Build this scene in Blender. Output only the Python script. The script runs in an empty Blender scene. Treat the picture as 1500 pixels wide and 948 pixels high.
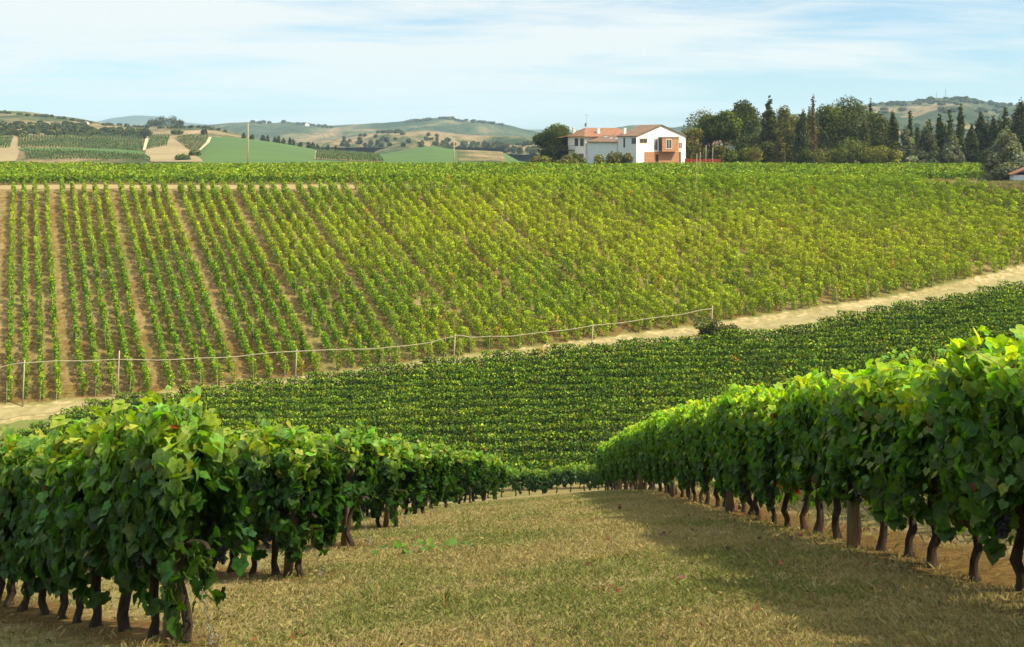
import bpy, math, random
import numpy as np
R = math.radians
scene = bpy.context.scene
COL = scene.collection

# ------------------------------------------------------------------ camera, sky, sun, exposure
FPX, CX, HY = 1350.0, 750.0, 200.0          # focal length, principal column and horizon row of the photograph
cam_d = bpy.data.cameras.new('camera')
cam = bpy.data.objects.new('camera', cam_d)
COL.objects.link(cam)
cam.location = (0, 0, 0)
cam.rotation_euler = (R(90), 0, 0)
cam_d.sensor_width = 36
cam_d.lens = 36 * FPX / 1500
cam_d.shift_y = -(474 - HY) / 1500
cam_d.clip_start = 0.1
cam_d.clip_end = 30000
scene.camera = cam

SUN_EL, SUN_AZ = 49.0, 114.0                  # azimuth clockwise from +Y (view direction)
sx = math.sin(R(SUN_AZ)) * math.cos(R(SUN_EL))
sy = math.cos(R(SUN_AZ)) * math.cos(R(SUN_EL))
sz = math.sin(R(SUN_EL))
sun_d = bpy.data.lights.new('sun', 'SUN')
sun_d.energy = 4.2
sun_d.angle = R(1.2)
sun_d.color = (1.0, 0.86, 0.58)
sun = bpy.data.objects.new('sun', sun_d)
COL.objects.link(sun)
from mathutils import Vector
sun.rotation_euler = Vector((sx, sy, sz)).to_track_quat('Z', 'Y').to_euler()

vs = scene.view_settings
scene.display_settings.display_device = 'sRGB'
vs.view_transform = 'Standard'
vs.look = 'None'
vs.gamma = 1
vs.use_curve_mapping = False
vs.exposure = 1.10

world = bpy.data.worlds.new('World')
scene.world = world
world.use_nodes = True
wt = world.node_tree
wt.nodes.clear()


def wn(t, **kw):
    n = wt.nodes.new(t)
    for k, v in kw.items():
        setattr(n, k, v)
    return n


wo = wn('ShaderNodeOutputWorld')
bg = wn('ShaderNodeBackground')
bg.inputs[1].default_value = 0.15
sky = wn('ShaderNodeTexSky', sky_type='NISHITA', sun_disc=False)
sky.sun_elevation = R(SUN_EL)
sky.sun_rotation = R(SUN_AZ)
sky.altitude = 200
sky.air_density = 1.0
sky.dust_density = 0.6
sky.ozone_density = 1.6
tc = wn('ShaderNodeTexCoord')
sep = wn('ShaderNodeSeparateXYZ')
wt.links.new(tc.outputs['Generated'], sep.inputs[0])


def wmath(op, a, b=None):
    n = wn('ShaderNodeMath', operation=op)
    for i, v in enumerate((a, b)):
        if v is None:
            continue
        if isinstance(v, (int, float)):
            n.inputs[i].default_value = v
        else:
            wt.links.new(v, n.inputs[i])
    return n.outputs[0]


zc = wmath('ADD', wmath('MAXIMUM', sep.outputs['Z'], 0.0), 0.10)
cxn = wmath('DIVIDE', sep.outputs['X'], zc)
cyn = wmath('DIVIDE', sep.outputs['Y'], zc)
comb = wn('ShaderNodeCombineXYZ')
wt.links.new(cxn, comb.inputs[0])
wt.links.new(cyn, comb.inputs[1])


def cloudnoise(scale, rot, sc, detail, rough, dist, loc=(0, 0, 0)):
    m = wn('ShaderNodeMapping')
    m.inputs['Rotation'].default_value = (0, 0, R(rot))
    m.inputs['Scale'].default_value = sc
    m.inputs['Location'].default_value = loc
    wt.links.new(comb.outputs[0], m.inputs[0])
    n = wn('ShaderNodeTexNoise')
    n.inputs['Scale'].default_value = scale
    n.inputs['Detail'].default_value = detail
    n.inputs['Roughness'].default_value = rough
    n.inputs['Distortion'].default_value = dist
    wt.links.new(m.outputs[0], n.inputs['Vector'])
    return n.outputs['Fac']


c1 = cloudnoise(0.55, 24, (0.75, 1.5, 1), 7, 0.55, 0.6, (2.3, 0.4, 0))
c2 = cloudnoise(0.30, 10, (1.0, 1.3, 1), 3, 0.5, 0.2, (7.1, 3.0, 0))
c3 = cloudnoise(1.5, 16, (0.7, 2.0, 1), 7, 0.66, 1.2, (4.0, 8.0, 0))
cm = wmath('ADD', wmath('ADD', wmath('MULTIPLY', c1, 0.45), wmath('MULTIPLY', c2, 0.40)), wmath('MULTIPLY', c3, 0.25))
ramp = wn('ShaderNodeValToRGB')
ramp.color_ramp.elements[0].position = 0.46
ramp.color_ramp.elements[0].color = (0.10, 0.10, 0.10, 1)
ramp.color_ramp.elements[1].position = 0.585
ramp.color_ramp.elements[1].color = (0.93, 0.93, 0.93, 1)
wt.links.new(cm, ramp.inputs[0])
mixc = wn('ShaderNodeMix', data_type='RGBA')
wt.links.new(ramp.outputs[0], mixc.inputs['Factor'])
# added fill light: unseen cloud overhead is brightened to lift the shade
zr = wn('ShaderNodeMapRange', interpolation_type='SMOOTHSTEP')
zr.inputs['From Min'].default_value = 0.22
zr.inputs['From Max'].default_value = 0.65
zr.inputs['To Min'].default_value = 1.0
zr.inputs['To Max'].default_value = 2.4
wt.links.new(sep.outputs['Z'], zr.inputs[0])
bright = wn('ShaderNodeVectorMath', operation='SCALE')
bright.inputs[0].default_value = (3.05, 3.05, 2.92)
wt.links.new(zr.outputs[0], bright.inputs['Scale'])
wt.links.new(bright.outputs[0], mixc.inputs['B'])
skyt = wn('ShaderNodeMix', data_type='RGBA', blend_type='MULTIPLY')
skyt.inputs['Factor'].default_value = 1.0
skyt.inputs['B'].default_value = (0.33, 0.43, 0.48, 1)
wt.links.new(sky.outputs[0], skyt.inputs['A'])
wt.links.new(skyt.outputs['Result'], mixc.inputs['A'])
wt.links.new(mixc.outputs['Result'], bg.inputs[0])
wt.links.new(bg.outputs[0], wo.inputs[0])

cy = scene.cycles
try:
    cy.max_bounces = 8
    cy.diffuse_bounces = 3
    cy.glossy_bounces = 2
    cy.transmission_bounces = 4
    cy.transparent_max_bounces = 8
    cy.volume_bounces = 0
except Exception:
    pass

# ------------------------------------------------------------------ helpers
rng = np.random.default_rng(7)
random.seed(7)


def px(x, y, D):
    return ((x - CX) / FPX * D, D, -(y - HY) / FPX * D)


def hash2(ix, iy, seed):
    h = (ix.astype(np.int64) * 374761393 + iy.astype(np.int64) * 668265263 + seed * 982451653) & 0x7fffffff
    h = ((h ^ (h >> 13)) * 1274126177) & 0x7fffffff
    return ((h ^ (h >> 16)) & 0xffff) / 65535.0


def vnoise(x, y, seed=0):
    x = np.asarray(x, float)
    y = np.asarray(y, float)
    ix = np.floor(x)
    iy = np.floor(y)
    fx = x - ix
    fy = y - iy
    fx = fx * fx * (3 - 2 * fx)
    fy = fy * fy * (3 - 2 * fy)
    a = hash2(ix, iy, seed)
    b = hash2(ix + 1, iy, seed)
    c = hash2(ix, iy + 1, seed)
    d = hash2(ix + 1, iy + 1, seed)
    return (a * (1 - fx) + b * fx) * (1 - fy) + (c * (1 - fx) + d * fx) * fy


def fbm(x, y, seed=0, oct=4):
    s = 0
    a = 0.5
    t = 0
    for o in range(oct):
        s = s + a * vnoise(x, y, seed + o * 17)
        t += a
        a *= 0.5
        x = x * 2.03 + 11.3
        y = y * 2.03 + 5.7
    return s / t


def tag(o, label=None, cat=None, group=None, kind=None):
    if label:
        o['label'] = label
    if cat:
        o['category'] = cat
    if group:
        o['group'] = group
    if kind:
        o['kind'] = kind
    return o


def link(name, data, parent=None, loc=None, rotz=None):
    o = bpy.data.objects.new(name, data)
    COL.objects.link(o)
    if parent is not None:
        o.parent = parent
    if loc is not None:
        o.location = loc
    if rotz is not None:
        o.rotation_euler = (0, 0, rotz)
    return o


def empty(name, loc=(0, 0, 0), rotz=0):
    o = link(name, None, None, loc, rotz)
    o.empty_display_size = 0.3
    return o


def copy_tree(o, parent=None):
    c = o.copy()
    COL.objects.link(c)
    if parent is not None:
        c.parent = parent
    for ch in o.children:
        copy_tree(ch, c)
    return c


def mesh_np(name, V, Fs, mats, mi=None, col=None, smooth=False):
    """V (n,3); Fs: list of int arrays (m,k); mi: list of material indices per array (int or array)."""
    V = np.asarray(V, np.float32)
    me = bpy.data.meshes.new(name)
    me.vertices.add(len(V))
    me.vertices.foreach_set('co', V.ravel())
    loops = np.concatenate([np.asarray(f, np.int32).ravel() for f in Fs])
    tot = np.concatenate([np.full(len(f), np.asarray(f).shape[1], np.int32) for f in Fs])
    start = np.zeros(len(tot), np.int32)
    start[1:] = np.cumsum(tot)[:-1]
    me.loops.add(len(loops))
    me.loops.foreach_set('vertex_index', loops)
    me.polygons.add(len(tot))
    me.polygons.foreach_set('loop_start', start)
    me.polygons.foreach_set('loop_total', tot)
    for m in (mats if isinstance(mats, (list, tuple)) else [mats]):
        me.materials.append(m)
    if mi is not None:
        arr = np.concatenate([np.full(len(f), a, np.int32) if np.isscalar(a) else np.asarray(a, np.int32) for f, a in zip(Fs, mi)])
        me.polygons.foreach_set('material_index', arr)
    if smooth:
        me.polygons.foreach_set('use_smooth', np.ones(len(tot), bool))
    if col is not None:
        a = me.color_attributes.new('Col', 'FLOAT_COLOR', 'POINT')
        c4 = np.ones((len(V), 4), np.float32)
        c4[:, :3] = col
        a.data.foreach_set('color', c4.ravel())
    me.update(calc_edges=True)
    return me


class MB:
    """collects python-side geometry (boxes, tubes, polygons), several materials, ONE mesh object"""

    def __init__(s):
        s.v = []
        s.f = []
        s.m = []

    def add(s, V, F, m=0):
        o = len(s.v)
        s.v += [tuple(p) for p in V]
        for f in F:
            s.f.append(tuple(i + o for i in f))
            s.m.append(m)

    def box(s, a, b, m=0):
        x0, y0, z0 = a
        x1, y1, z1 = b
        V = [(x0, y0, z0), (x1, y0, z0), (x1, y1, z0), (x0, y1, z0), (x0, y0, z1), (x1, y0, z1), (x1, y1, z1), (x0, y1, z1)]
        F = [(0, 3, 2, 1), (4, 5, 6, 7), (0, 1, 5, 4), (1, 2, 6, 5), (2, 3, 7, 6), (3, 0, 4, 7)]
        s.add(V, F, m)

    def prism(s, poly, axis_vec, m=0):
        n = len(poly)
        V = [tuple(p) for p in poly] + [(p[0] + axis_vec[0], p[1] + axis_vec[1], p[2] + axis_vec[2]) for p in poly]
        F = [tuple(range(n))[::-1], tuple(range(n, 2 * n))] + [(i, (i + 1) % n, n + (i + 1) % n, n + i) for i in range(n)]
        s.add(V, F, m)

    def tube(s, pts, rad, n=6, m=0, cap=True):
        V, F = tube_np(pts, rad, n)
        o = len(s.v)
        s.v += [tuple(p) for p in V]
        for f in F:
            s.f.append(tuple(int(i) + o for i in f))
            s.m.append(m)
        if cap:
            k = len(pts)
            s.f.append(tuple(o + i for i in range(n))[::-1])
            s.m.append(m)
            s.f.append(tuple(o + (k - 1) * n + i for i in range(n)))
            s.m.append(m)

    def build(s, name, mats, parent=None, smooth=False, loc=None):
        me = bpy.data.meshes.new(name)
        me.from_pydata(s.v, [], s.f)
        for m in (mats if isinstance(mats, (list, tuple)) else [mats]):
            me.materials.append(m)
        me.polygons.foreach_set('material_index', np.array(s.m, np.int32))
        if smooth:
            me.polygons.foreach_set('use_smooth', np.ones(len(s.f), bool))
        me.update()
        return link(name, me, parent, loc)


def tube_np(pts, rad, n=6):
    pts = np.asarray(pts, float)
    k = len(pts)
    rad = np.broadcast_to(np.asarray(rad, float), (k,))
    t = np.gradient(pts, axis=0)
    t /= np.linalg.norm(t, axis=1)[:, None] + 1e-9
    ref = np.array([1.0, 0, 0]) if abs(t[0][0]) < 0.8 else np.array([0, 1.0, 0])
    a = np.cross(t, ref)
    a /= np.linalg.norm(a, axis=1)[:, None] + 1e-9
    b = np.cross(t, a)
    th = np.linspace(0, 2 * math.pi, n, endpoint=False)
    V = pts[:, None, :] + rad[:, None, None] * (np.cos(th)[None, :, None] * a[:, None, :] + np.sin(th)[None, :, None] * b[:, None, :])
    F = []
    for i in range(k - 1):
        for j in range(n):
            F.append((i * n + j, i * n + (j + 1) % n, (i + 1) * n + (j + 1) % n, (i + 1) * n + j))
    return V.reshape(-1, 3), np.array(F)


def norm(a):
    return a / (np.linalg.norm(a, axis=-1, keepdims=True) + 1e-9)


# leaf templates: x across, y along (base 0 .. tip ~1), z out of the blade
_h = [(0.10, -0.10), (0.27, -0.17), (0.45, -0.03), (0.43, 0.12), (0.56, 0.33), (0.45, 0.48), (0.33, 0.54), (0.22, 0.74)]
_out = [(0, 0.0)] + _h + [(0, 0.93)] + [(-x, y) for x, y in reversed(_h)]
_gv = np.array([(0, 0.28, 0.0)] + [(x, y, 0.22 * abs(x) - 0.30 * max(y - 0.2, 0) ** 2 - 0.15 * x * x) for x, y in _out])
_gf = np.array([(0, i + 1, (i + 1) % len(_out) + 1) for i in range(len(_out))])
GRAPE = (_gv, _gf)
DIA = (np.array([(0, 0, 0), (0.5, 0.42, 0.12), (0, 1, -0.12), (-0.5, 0.42, 0.12)]), np.array([(0, 1, 2), (0, 2, 3)]))
TRI = (np.array([(-0.5, 0.0, 0), (0.5, 0.1, 0.0), (0.05, 1, 0.0)]), np.array([(0, 1, 2)]))


def leaves(tmpl, c, nrm, tip, size, col):
    """leaf cloud -> V, F, colours"""
    tv, tf = tmpl
    N = len(c)
    k = len(tv)
    z = norm(nrm)
    y = tip - (tip * z).sum(1, keepdims=True) * z
    y = norm(y)
    x = np.cross(y, z)
    s = np.asarray(size).reshape(-1, 1, 1)
    cu = (np.abs(np.sin(c[:, 0] * 917.3 + c[:, 2] * 531.7)) * 2.4 - 0.2).reshape(-1, 1, 1)
    V = c[:, None, :] + s * (tv[None, :, 0:1] * x[:, None, :] + (tv[None, :, 1:2] - 0.4) * y[:, None, :] + cu * tv[None, :, 2:3] * z[:, None, :])
    F = (tf[None] + (np.arange(N) * k)[:, None, None]).reshape(-1, tf.shape[1])
    return V.reshape(-1, 3), F, np.repeat(col, k, axis=0)


def greens(n, base, var=0.25, yellow=0.0, ycol=(0.30, 0.27, 0.03), red=0.0, rcol=(0.26, 0.05, 0.02), r=None):
    r = r or rng
    c = np.array(base)[None] * (1 + var * r.standard_normal((n, 1))).clip(0.45, 1.9)
    c = c * (1 + 0.12 * r.standard_normal((n, 3))).clip(0.6, 1.5)
    t = np.clip(yellow + 0.18 * r.standard_normal(n), 0, 0.85)[:, None] if np.isscalar(yellow) else np.clip(yellow + 0.15 * r.standard_normal(n), 0, 0.9)[:, None]
    c = c * (1 - t) + np.array(ycol)[None] * t
    if red > 0:
        m = r.random(n) < red
        c[m] = np.array(rcol)[None] * (0.6 + 0.9 * r.random((m.sum(), 1)))
    return c.clip(0.004, 0.9)


# ------------------------------------------------------------------ materials
def mat(name):
    m = bpy.data.materials.new(name)
    m.use_nodes = True
    nt = m.node_tree
    b = nt.nodes['Principled BSDF']
    return m, nt, b


def nnode(nt, t, **kw):
    n = nt.nodes.new(t)
    for k, v in kw.items():
        setattr(n, k, v)
    return n


def noise(nt, scale, detail=4, rough=0.6, vec=None, dist=0.0, sc=None):
    n = nnode(nt, 'ShaderNodeTexNoise')
    n.inputs['Scale'].default_value = scale
    n.inputs['Detail'].default_value = detail
    n.inputs['Roughness'].default_value = rough
    n.inputs['Distortion'].default_value = dist
    if vec is None:
        tcn = nnode(nt, 'ShaderNodeTexCoord')
        vec = tcn.outputs['Object']
    if sc is not None:
        mp = nnode(nt, 'ShaderNodeMapping')
        mp.inputs['Scale'].default_value = sc
        nt.links.new(vec, mp.inputs[0])
        vec = mp.outputs[0]
    nt.links.new(vec, n.inputs['Vector'])
    return n.outputs['Fac']


def ramp2(nt, fac, stops):
    r = nnode(nt, 'ShaderNodeValToRGB')
    e = r.color_ramp.elements
    e[0].position, e[0].color = stops[0][0], (*stops[0][1], 1)
    e[1].position, e[1].color = stops[-1][0], (*stops[-1][1], 1)
    for p, c in stops[1:-1]:
        k = e.new(p)
        k.color = (*c, 1)
    nt.links.new(fac, r.inputs[0])
    return r.outputs[0]


def mixcol(nt, fac, a, b, mode='MIX'):
    n = nnode(nt, 'ShaderNodeMix', data_type='RGBA', blend_type=mode)
    for k, v in (('Factor', fac), ('A', a), ('B', b)):
        if isinstance(v, (int, float)):
            n.inputs[k].default_value = v
        elif isinstance(v, tuple):
            n.inputs[k].default_value = (*v, 1)
        else:
            nt.links.new(v, n.inputs[k])
    return n.outputs['Result']


def fmath(nt, op, a, b=None):
    n = nnode(nt, 'ShaderNodeMath', operation=op)
    for i, v in enumerate((a, b)):
        if v is None:
            continue
        if isinstance(v, (int, float)):
            n.inputs[i].default_value = v
        else:
            nt.links.new(v, n.inputs[i])
    return n.outputs[0]


def foliage_mat(name, trans=0.35, rough=0.5, tcol=(1.25, 1.45, 0.5), spec=0.3, blotch=0.0):
    m, nt, b = mat(name)
    a = nnode(nt, 'ShaderNodeAttribute', attribute_name='Col')
    acol = a.outputs['Color']
    if blotch:
        nf = noise(nt, blotch, 4, 0.65)
        acol = mixcol(nt, 1.0, acol, ramp2(nt, nf, [(0.30, (0.55, 0.60, 0.55)), (0.5, (1.0, 1.0, 1.0)), (0.72, (1.55, 1.40, 1.2))]), 'MULTIPLY')
    nt.links.new(acol, b.inputs['Base Color'])
    b.inputs['Roughness'].default_value = rough
    b.inputs['Specular IOR Level'].default_value = spec
    t = nnode(nt, 'ShaderNodeBsdfTranslucent')
    tcx = mixcol(nt, 1.0, acol, tcol, 'MULTIPLY')
    nt.links.new(tcx, t.inputs['Color'])
    mx = nnode(nt, 'ShaderNodeMixShader')
    mx.inputs[0].default_value = trans
    nt.links.new(b.outputs[0], mx.inputs[1])
    nt.links.new(t.outputs[0], mx.inputs[2])
    nt.links.new(mx.outputs[0], nt.nodes['Material Output'].inputs['Surface'])
    return m


M_VINE = foliage_mat('vine_leaf', 0.48, 0.5, (2.1, 2.0, 0.35), 0.25, 28.0)
M_VINE_FAR = foliage_mat('vine_leaf_field', 0.18, 0.6, (1.6, 1.6, 0.4), 0.15)
M_TREE = foliage_mat('tree_leaf', 0.22, 0.7, (1.4, 1.4, 0.4), 0.05)
M_GRASS = foliage_mat('grass_blade', 0.25, 0.6, (1.2, 1.2, 0.7), 0.15)


def simple(name, stops, scale, rough=0.8, detail=6, bump=0.0, bscale=None, sc=None, spec=0.2, metallic=0.0):
    m, nt, b = mat(name)
    f = noise(nt, scale, detail, 0.65, sc=sc)
    c = ramp2(nt, f, stops)
    nt.links.new(c, b.inputs['Base Color'])
    b.inputs['Roughness'].default_value = rough
    b.inputs['Specular IOR Level'].default_value = spec
    b.inputs['Metallic'].default_value = metallic
    if bump:
        bf = noise(nt, bscale or scale * 3, 5, 0.7, sc=sc)
        bn = nnode(nt, 'ShaderNodeBump')
        bn.inputs['Strength'].default_value = bump
        bn.inputs['Distance'].default_value = 0.05
        nt.links.new(bf, bn.inputs['Height'])
        nt.links.new(bn.outputs[0], b.inputs['Normal'])
    return m


M_BARK = simple('vine_bark', [(0.3, (0.016, 0.012, 0.009)), (0.7, (0.10, 0.075, 0.055))], 26, 0.95, bump=1.0, sc=(1, 1, 0.25))
M_TBARK = simple('tree_bark', [(0.3, (0.05, 0.038, 0.028)), (0.7, (0.14, 0.11, 0.08))], 4, 0.95, sc=(1, 1, 0.3))
M_POST = simple('weathered_post', [(0.3, (0.09, 0.075, 0.055)), (0.7, (0.24, 0.19, 0.13))], 14, 0.9, bump=0.5, sc=(1, 1, 0.12))
M_STAKE = simple('pale_stake', [(0.3, (0.24, 0.20, 0.14)), (0.7, (0.42, 0.36, 0.27))], 6, 0.85, sc=(1, 1, 0.2))
M_CANE = simple('vine_cane', [(0.3, (0.12, 0.08, 0.03)), (0.7, (0.30, 0.15, 0.05))], 20, 0.6)
M_GRAPE = simple('grape_skin', [(0.3, (0.006, 0.006, 0.018)), (0.7, (0.03, 0.03, 0.06))], 30, 0.45, spec=0.4)
M_WIRE = simple('galvanised_wire', [(0.3, (0.14, 0.14, 0.14)), (0.7, (0.26, 0.26, 0.25))], 40, 0.45, spec=0.5, metallic=0.7)
M_WRAP = simple('wire_wrapped_wood', [(0.3, (0.05, 0.045, 0.04)), (0.7, (0.16, 0.14, 0.12))], 60, 0.7, sc=(0.1, 0.1, 1))
M_HOSE = simple('pale_hose', [(0.3, (0.26, 0.235, 0.16)), (0.7, (0.38, 0.345, 0.245))], 2, 0.6)
M_WHITE = simple('white_plaster', [(0.25, (0.72, 0.71, 0.68)), (0.75, (0.82, 0.81, 0.78))], 1.2, 0.9, 7)
M_OLDWHITE = simple('aged_plaster', [(0.25, (0.55, 0.54, 0.50)), (0.75, (0.74, 0.73, 0.69))], 0.9, 0.9, 7)
M_GREYPL_SHADE = simple('grey_blue_and_shade_plaster', [(0.25, (0.43, 0.50, 0.53)), (0.75, (0.53, 0.59, 0.62))], 0.7, 0.9, 7)  # grey-blue walls; also paints shade onto the white house's left wall
M_TERRA = simple('terracotta_cladding', [(0.3, (0.30, 0.145, 0.075)), (0.7, (0.40, 0.21, 0.115))], 1.6, 0.8, 7)
M_DARK = simple('dark_timber', [(0.3, (0.03, 0.022, 0.016)), (0.7, (0.075, 0.05, 0.035))], 5, 0.8)
M_SHUT = simple('dark_shutter', [(0.3, (0.035, 0.045, 0.045)), (0.7, (0.07, 0.085, 0.08))], 8, 0.7)
M_RED = simple('red_panel', [(0.3, (0.20, 0.022, 0.016)), (0.7, (0.28, 0.038, 0.026))], 2.0, 0.7)
M_DISH = simple('grey_metal', [(0.3, (0.22, 0.23, 0.24)), (0.7, (0.36, 0.37, 0.38))], 4, 0.5, spec=0.4)
m, nt, b = mat('window_glass')
b.inputs['Base Color'].default_value = (0.05, 0.065, 0.07, 1)
b.inputs['Roughness'].default_value = 0.08
b.inputs['Specular IOR Level'].default_value = 0.6
M_GLASS = m


def tile_mat(name, c0, c1, c2):
    m, nt, b = mat(name)
    f = noise(nt, 1.1, 6, 0.7)
    c = ramp2(nt, f, [(0.3, c0), (0.5, c1), (0.72, c2)])
    w = nnode(nt, 'ShaderNodeTexWave', wave_type='BANDS', bands_direction='X')
    w.inputs['Scale'].default_value = 1.4
    w.inputs['Distortion'].default_value = 0.4
    tcn = nnode(nt, 'ShaderNodeTexCoord')
    nt.links.new(tcn.outputs['Object'], w.inputs['Vector'])
    bn = nnode(nt, 'ShaderNodeBump')
    bn.inputs['Strength'].default_value = 0.7
    bn.inputs['Distance'].default_value = 0.08
    nt.links.new(w.outputs['Fac'], bn.inputs['Height'])
    nt.links.new(bn.outputs[0], b.inputs['Normal'])
    nt.links.new(c, b.inputs['Base Color'])
    b.inputs['Roughness'].default_value = 0.85
    return m


M_TILE = tile_mat('terracotta_tile', (0.13, 0.055, 0.028), (0.21, 0.095, 0.048), (0.29, 0.15, 0.08))
M_TILE2 = tile_mat('brown_tile', (0.10, 0.055, 0.032), (0.16, 0.095, 0.058), (0.23, 0.15, 0.10))

# ground: three painted masks (soil / green / sand) broken up by noise
m, nt, b = mat('vineyard_ground')
a = nnode(nt, 'ShaderNodeAttribute', attribute_name='Col')
sp = nnode(nt, 'ShaderNodeSeparateColor')
nt.links.new(a.outputs['Color'], sp.inputs[0])
n_f = noise(nt, 9.0, 8, 0.72)
n_m = noise(nt, 1.3, 6, 0.68)
n_l = noise(nt, 0.16, 5, 0.6)
hay = ramp2(nt, n_f, [(0.28, (0.13, 0.10, 0.042)), (0.5, (0.215, 0.172, 0.075)), (0.75, (0.32, 0.265, 0.12))])
grn = ramp2(nt, n_f, [(0.3, (0.07, 0.085, 0.022)), (0.55, (0.13, 0.15, 0.042)), (0.75, (0.20, 0.21, 0.07))])
soil = ramp2(nt, n_f, [(0.28, (0.055, 0.033, 0.009)), (0.5, (0.115, 0.070, 0.021)), (0.75, (0.205, 0.142, 0.048))])
sand = ramp2(nt, n_m, [(0.25, (0.27, 0.20, 0.11)), (0.55, (0.38, 0.29, 0.165)), (0.8, (0.46, 0.37, 0.22))])


def masked(ch, w=0.55):
    v = fmath(nt, 'ADD', ch, fmath(nt, 'MULTIPLY', fmath(nt, 'SUBTRACT', fmath(nt, 'ADD', fmath(nt, 'MULTIPLY', n_m, 0.65), fmath(nt, 'MULTIPLY', n_l, 0.35)), 0.5), 1.6))
    r = nnode(nt, 'ShaderNodeMapRange')
    r.inputs['From Min'].default_value = 0.35
    r.inputs['From Max'].default_value = 0.65
    nt.links.new(v, r.inputs[0])
    return fmath(nt, 'MULTIPLY', r.outputs[0], fmath(nt, 'GREATER_THAN', ch, 0.01))


c = mixcol(nt, masked(sp.outputs[1]), hay, grn)
c = mixcol(nt, masked(sp.outputs[0]), c, soil)
c = mixcol(nt, masked(sp.outputs[2]), c, sand)
nt.links.new(c, b.inputs['Base Color'])
b.inputs['Roughness'].default_value = 0.95
b.inputs['Specular IOR Level'].default_value = 0.1
bn = nnode(nt, 'ShaderNodeBump')
bn.inputs['Strength'].default_value = 0.6
bn.inputs['Distance'].default_value = 0.06
nt.links.new(n_f, bn.inputs['Height'])
nt.links.new(bn.outputs[0], b.inputs['Normal'])
M_GROUND = m
M_TRACK = simple('track_earth', [(0.25, (0.150, 0.128, 0.060)), (0.5, (0.225, 0.192, 0.090)), (0.78, (0.305, 0.262, 0.135))], 0.9, 0.95, 9, bump=0.4, bscale=6)
M_PATH = simple('path_earth', [(0.25, (0.18, 0.135, 0.06)), (0.75, (0.30, 0.235, 0.115))], 1.2, 0.95, 8)


def hill_mat(name, stops, scale, sc=None, detail=8, bump=0.0):
    m, nt, b = mat(name)
    f = noise(nt, scale, detail, 0.62, dist=0.6, sc=sc)
    f2 = noise(nt, scale * 5, 5, 0.7)
    ff = fmath(nt, 'ADD', fmath(nt, 'MULTIPLY', f, 0.75), fmath(nt, 'MULTIPLY', f2, 0.25))
    c = ramp2(nt, ff, stops)
    nt.links.new(c, b.inputs['Base Color'])
    b.inputs['Roughness'].default_value = 0.95
    b.inputs['Specular IOR Level'].default_value = 0.05
    bn_ = nnode(nt, 'ShaderNodeBump')
    bn_.inputs['Strength'].default_value = 1.0
    bn_.inputs['Distance'].default_value = 0.09 / scale
    nt.links.new(noise(nt, scale * 3.5, 7, 0.68, dist=1.0, sc=sc), bn_.inputs['Height'])
    nt.links.new(bn_.outputs[0], b.inputs['Normal'])
    return m


FOR, OLV, TAN, PAL = (0.026, 0.044, 0.018), (0.070, 0.085, 0.032), (0.19, 0.145, 0.075), (0.27, 0.215, 0.125)
M_HILL_A = hill_mat('hill_meadow_wood', [(0.38, FOR), (0.46, OLV), (0.52, TAN), (0.62, PAL)], 0.012, (1, 0.5, 1))
M_HILL_E = hill_mat('hill_badland', [(0.40, FOR), (0.47, OLV), (0.53, TAN), (0.70, PAL)], 0.010, (1.4, 0.5, 1))
M_HILL_F = hill_mat('hill_far_mixed', [(0.44, FOR), (0.53, (0.06, 0.08, 0.035)), (0.60, TAN), (0.72, PAL)], 0.0045, (1, 0.4, 1))
M_HILL_H = hill_mat('hill_wooded', [(0.42, FOR), (0.50, (0.05, 0.065, 0.028)), (0.55, TAN), (0.68, PAL)], 0.007, (0.7, 0.35, 1))
M_HILL_G = hill_mat('mountain_far', [(0.4, FOR), (0.6, OLV)], 0.002)
M_FIELD = simple('far_field_green', [(0.3, (0.035, 0.078, 0.014)), (0.7, (0.06, 0.112, 0.020))], 0.03, 0.9, 8, sc=(0.3, 1, 1))
M_HAYF = simple('far_field_hay', [(0.3, (0.16, 0.125, 0.065)), (0.7, (0.245, 0.20, 0.105))], 0.03, 0.95, 8)
M_LANE = simple('far_track', [(0.3, (0.34, 0.27, 0.16)), (0.7, (0.46, 0.38, 0.24))], 0.05, 0.95)

# ------------------------------------------------------------------ terrain
_py = np.array([-30, 0, 7, 14, 22, 30, 38, 46, 53, 57, 65, 75, 88, 400.])
_pd = np.array([-8.95, 1.25, 3.63, 6.03, 8.80, 11.78, 14.85, 17.95, 21.0, 22.0, 22.4, 22.8, 23.2, 23.2])
_ty = np.arange(-30, 401, 0.5)
_td = np.interp(_ty, _py, _pd)
_k = np.ones(9) / 9
_tds = np.convolve(np.pad(_td, 4, mode='edge'), _k, mode='valid')


def smax(a, b, k):
    h = np.clip(0.5 + 0.5 * (a - b) / k, 0, 1)
    return b * (1 - h) + a * h + k * h * (1 - h)


def Hpl(Y):
    return -59.6 + 0.37 * Y


def T(X, Y):
    X = np.asarray(X, float)
    Y = np.asarray(Y, float)
    V = -np.interp(Y, _ty, _tds) + 0.087 * np.clip(X, -80, 80)
    P = -7.8 + 0.006 * (np.clip(Y, 0, 235) - 141) - 0.14 * np.clip(Y - 236, 0, 420)
    up = -smax(-Hpl(Y), -P, 1.0)
    z = smax(V, up, 1.2)
    near = np.clip((45 - Y) / 25, 0, 1)
    z = z + near * (-0.04 * np.exp(-((X - 3.55) / 0.8) ** 2) + 0.10 * (fbm(X * 0.45, Y * 0.45, 3) - 0.5) + 0.05 * (fbm(X * 1.9, Y * 1.9, 5) - 0.5))
    z = z + (1 - near) * 0.5 * (fbm(X * 0.06, Y * 0.06, 9) - 0.5) * np.clip((240 - Y) / 40, 0, 1)
    bank = np.exp(-((X - 77) / 9) ** 2 - ((Y - 136) / 5) ** 2)
    return z + 1.3 * bank


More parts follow.
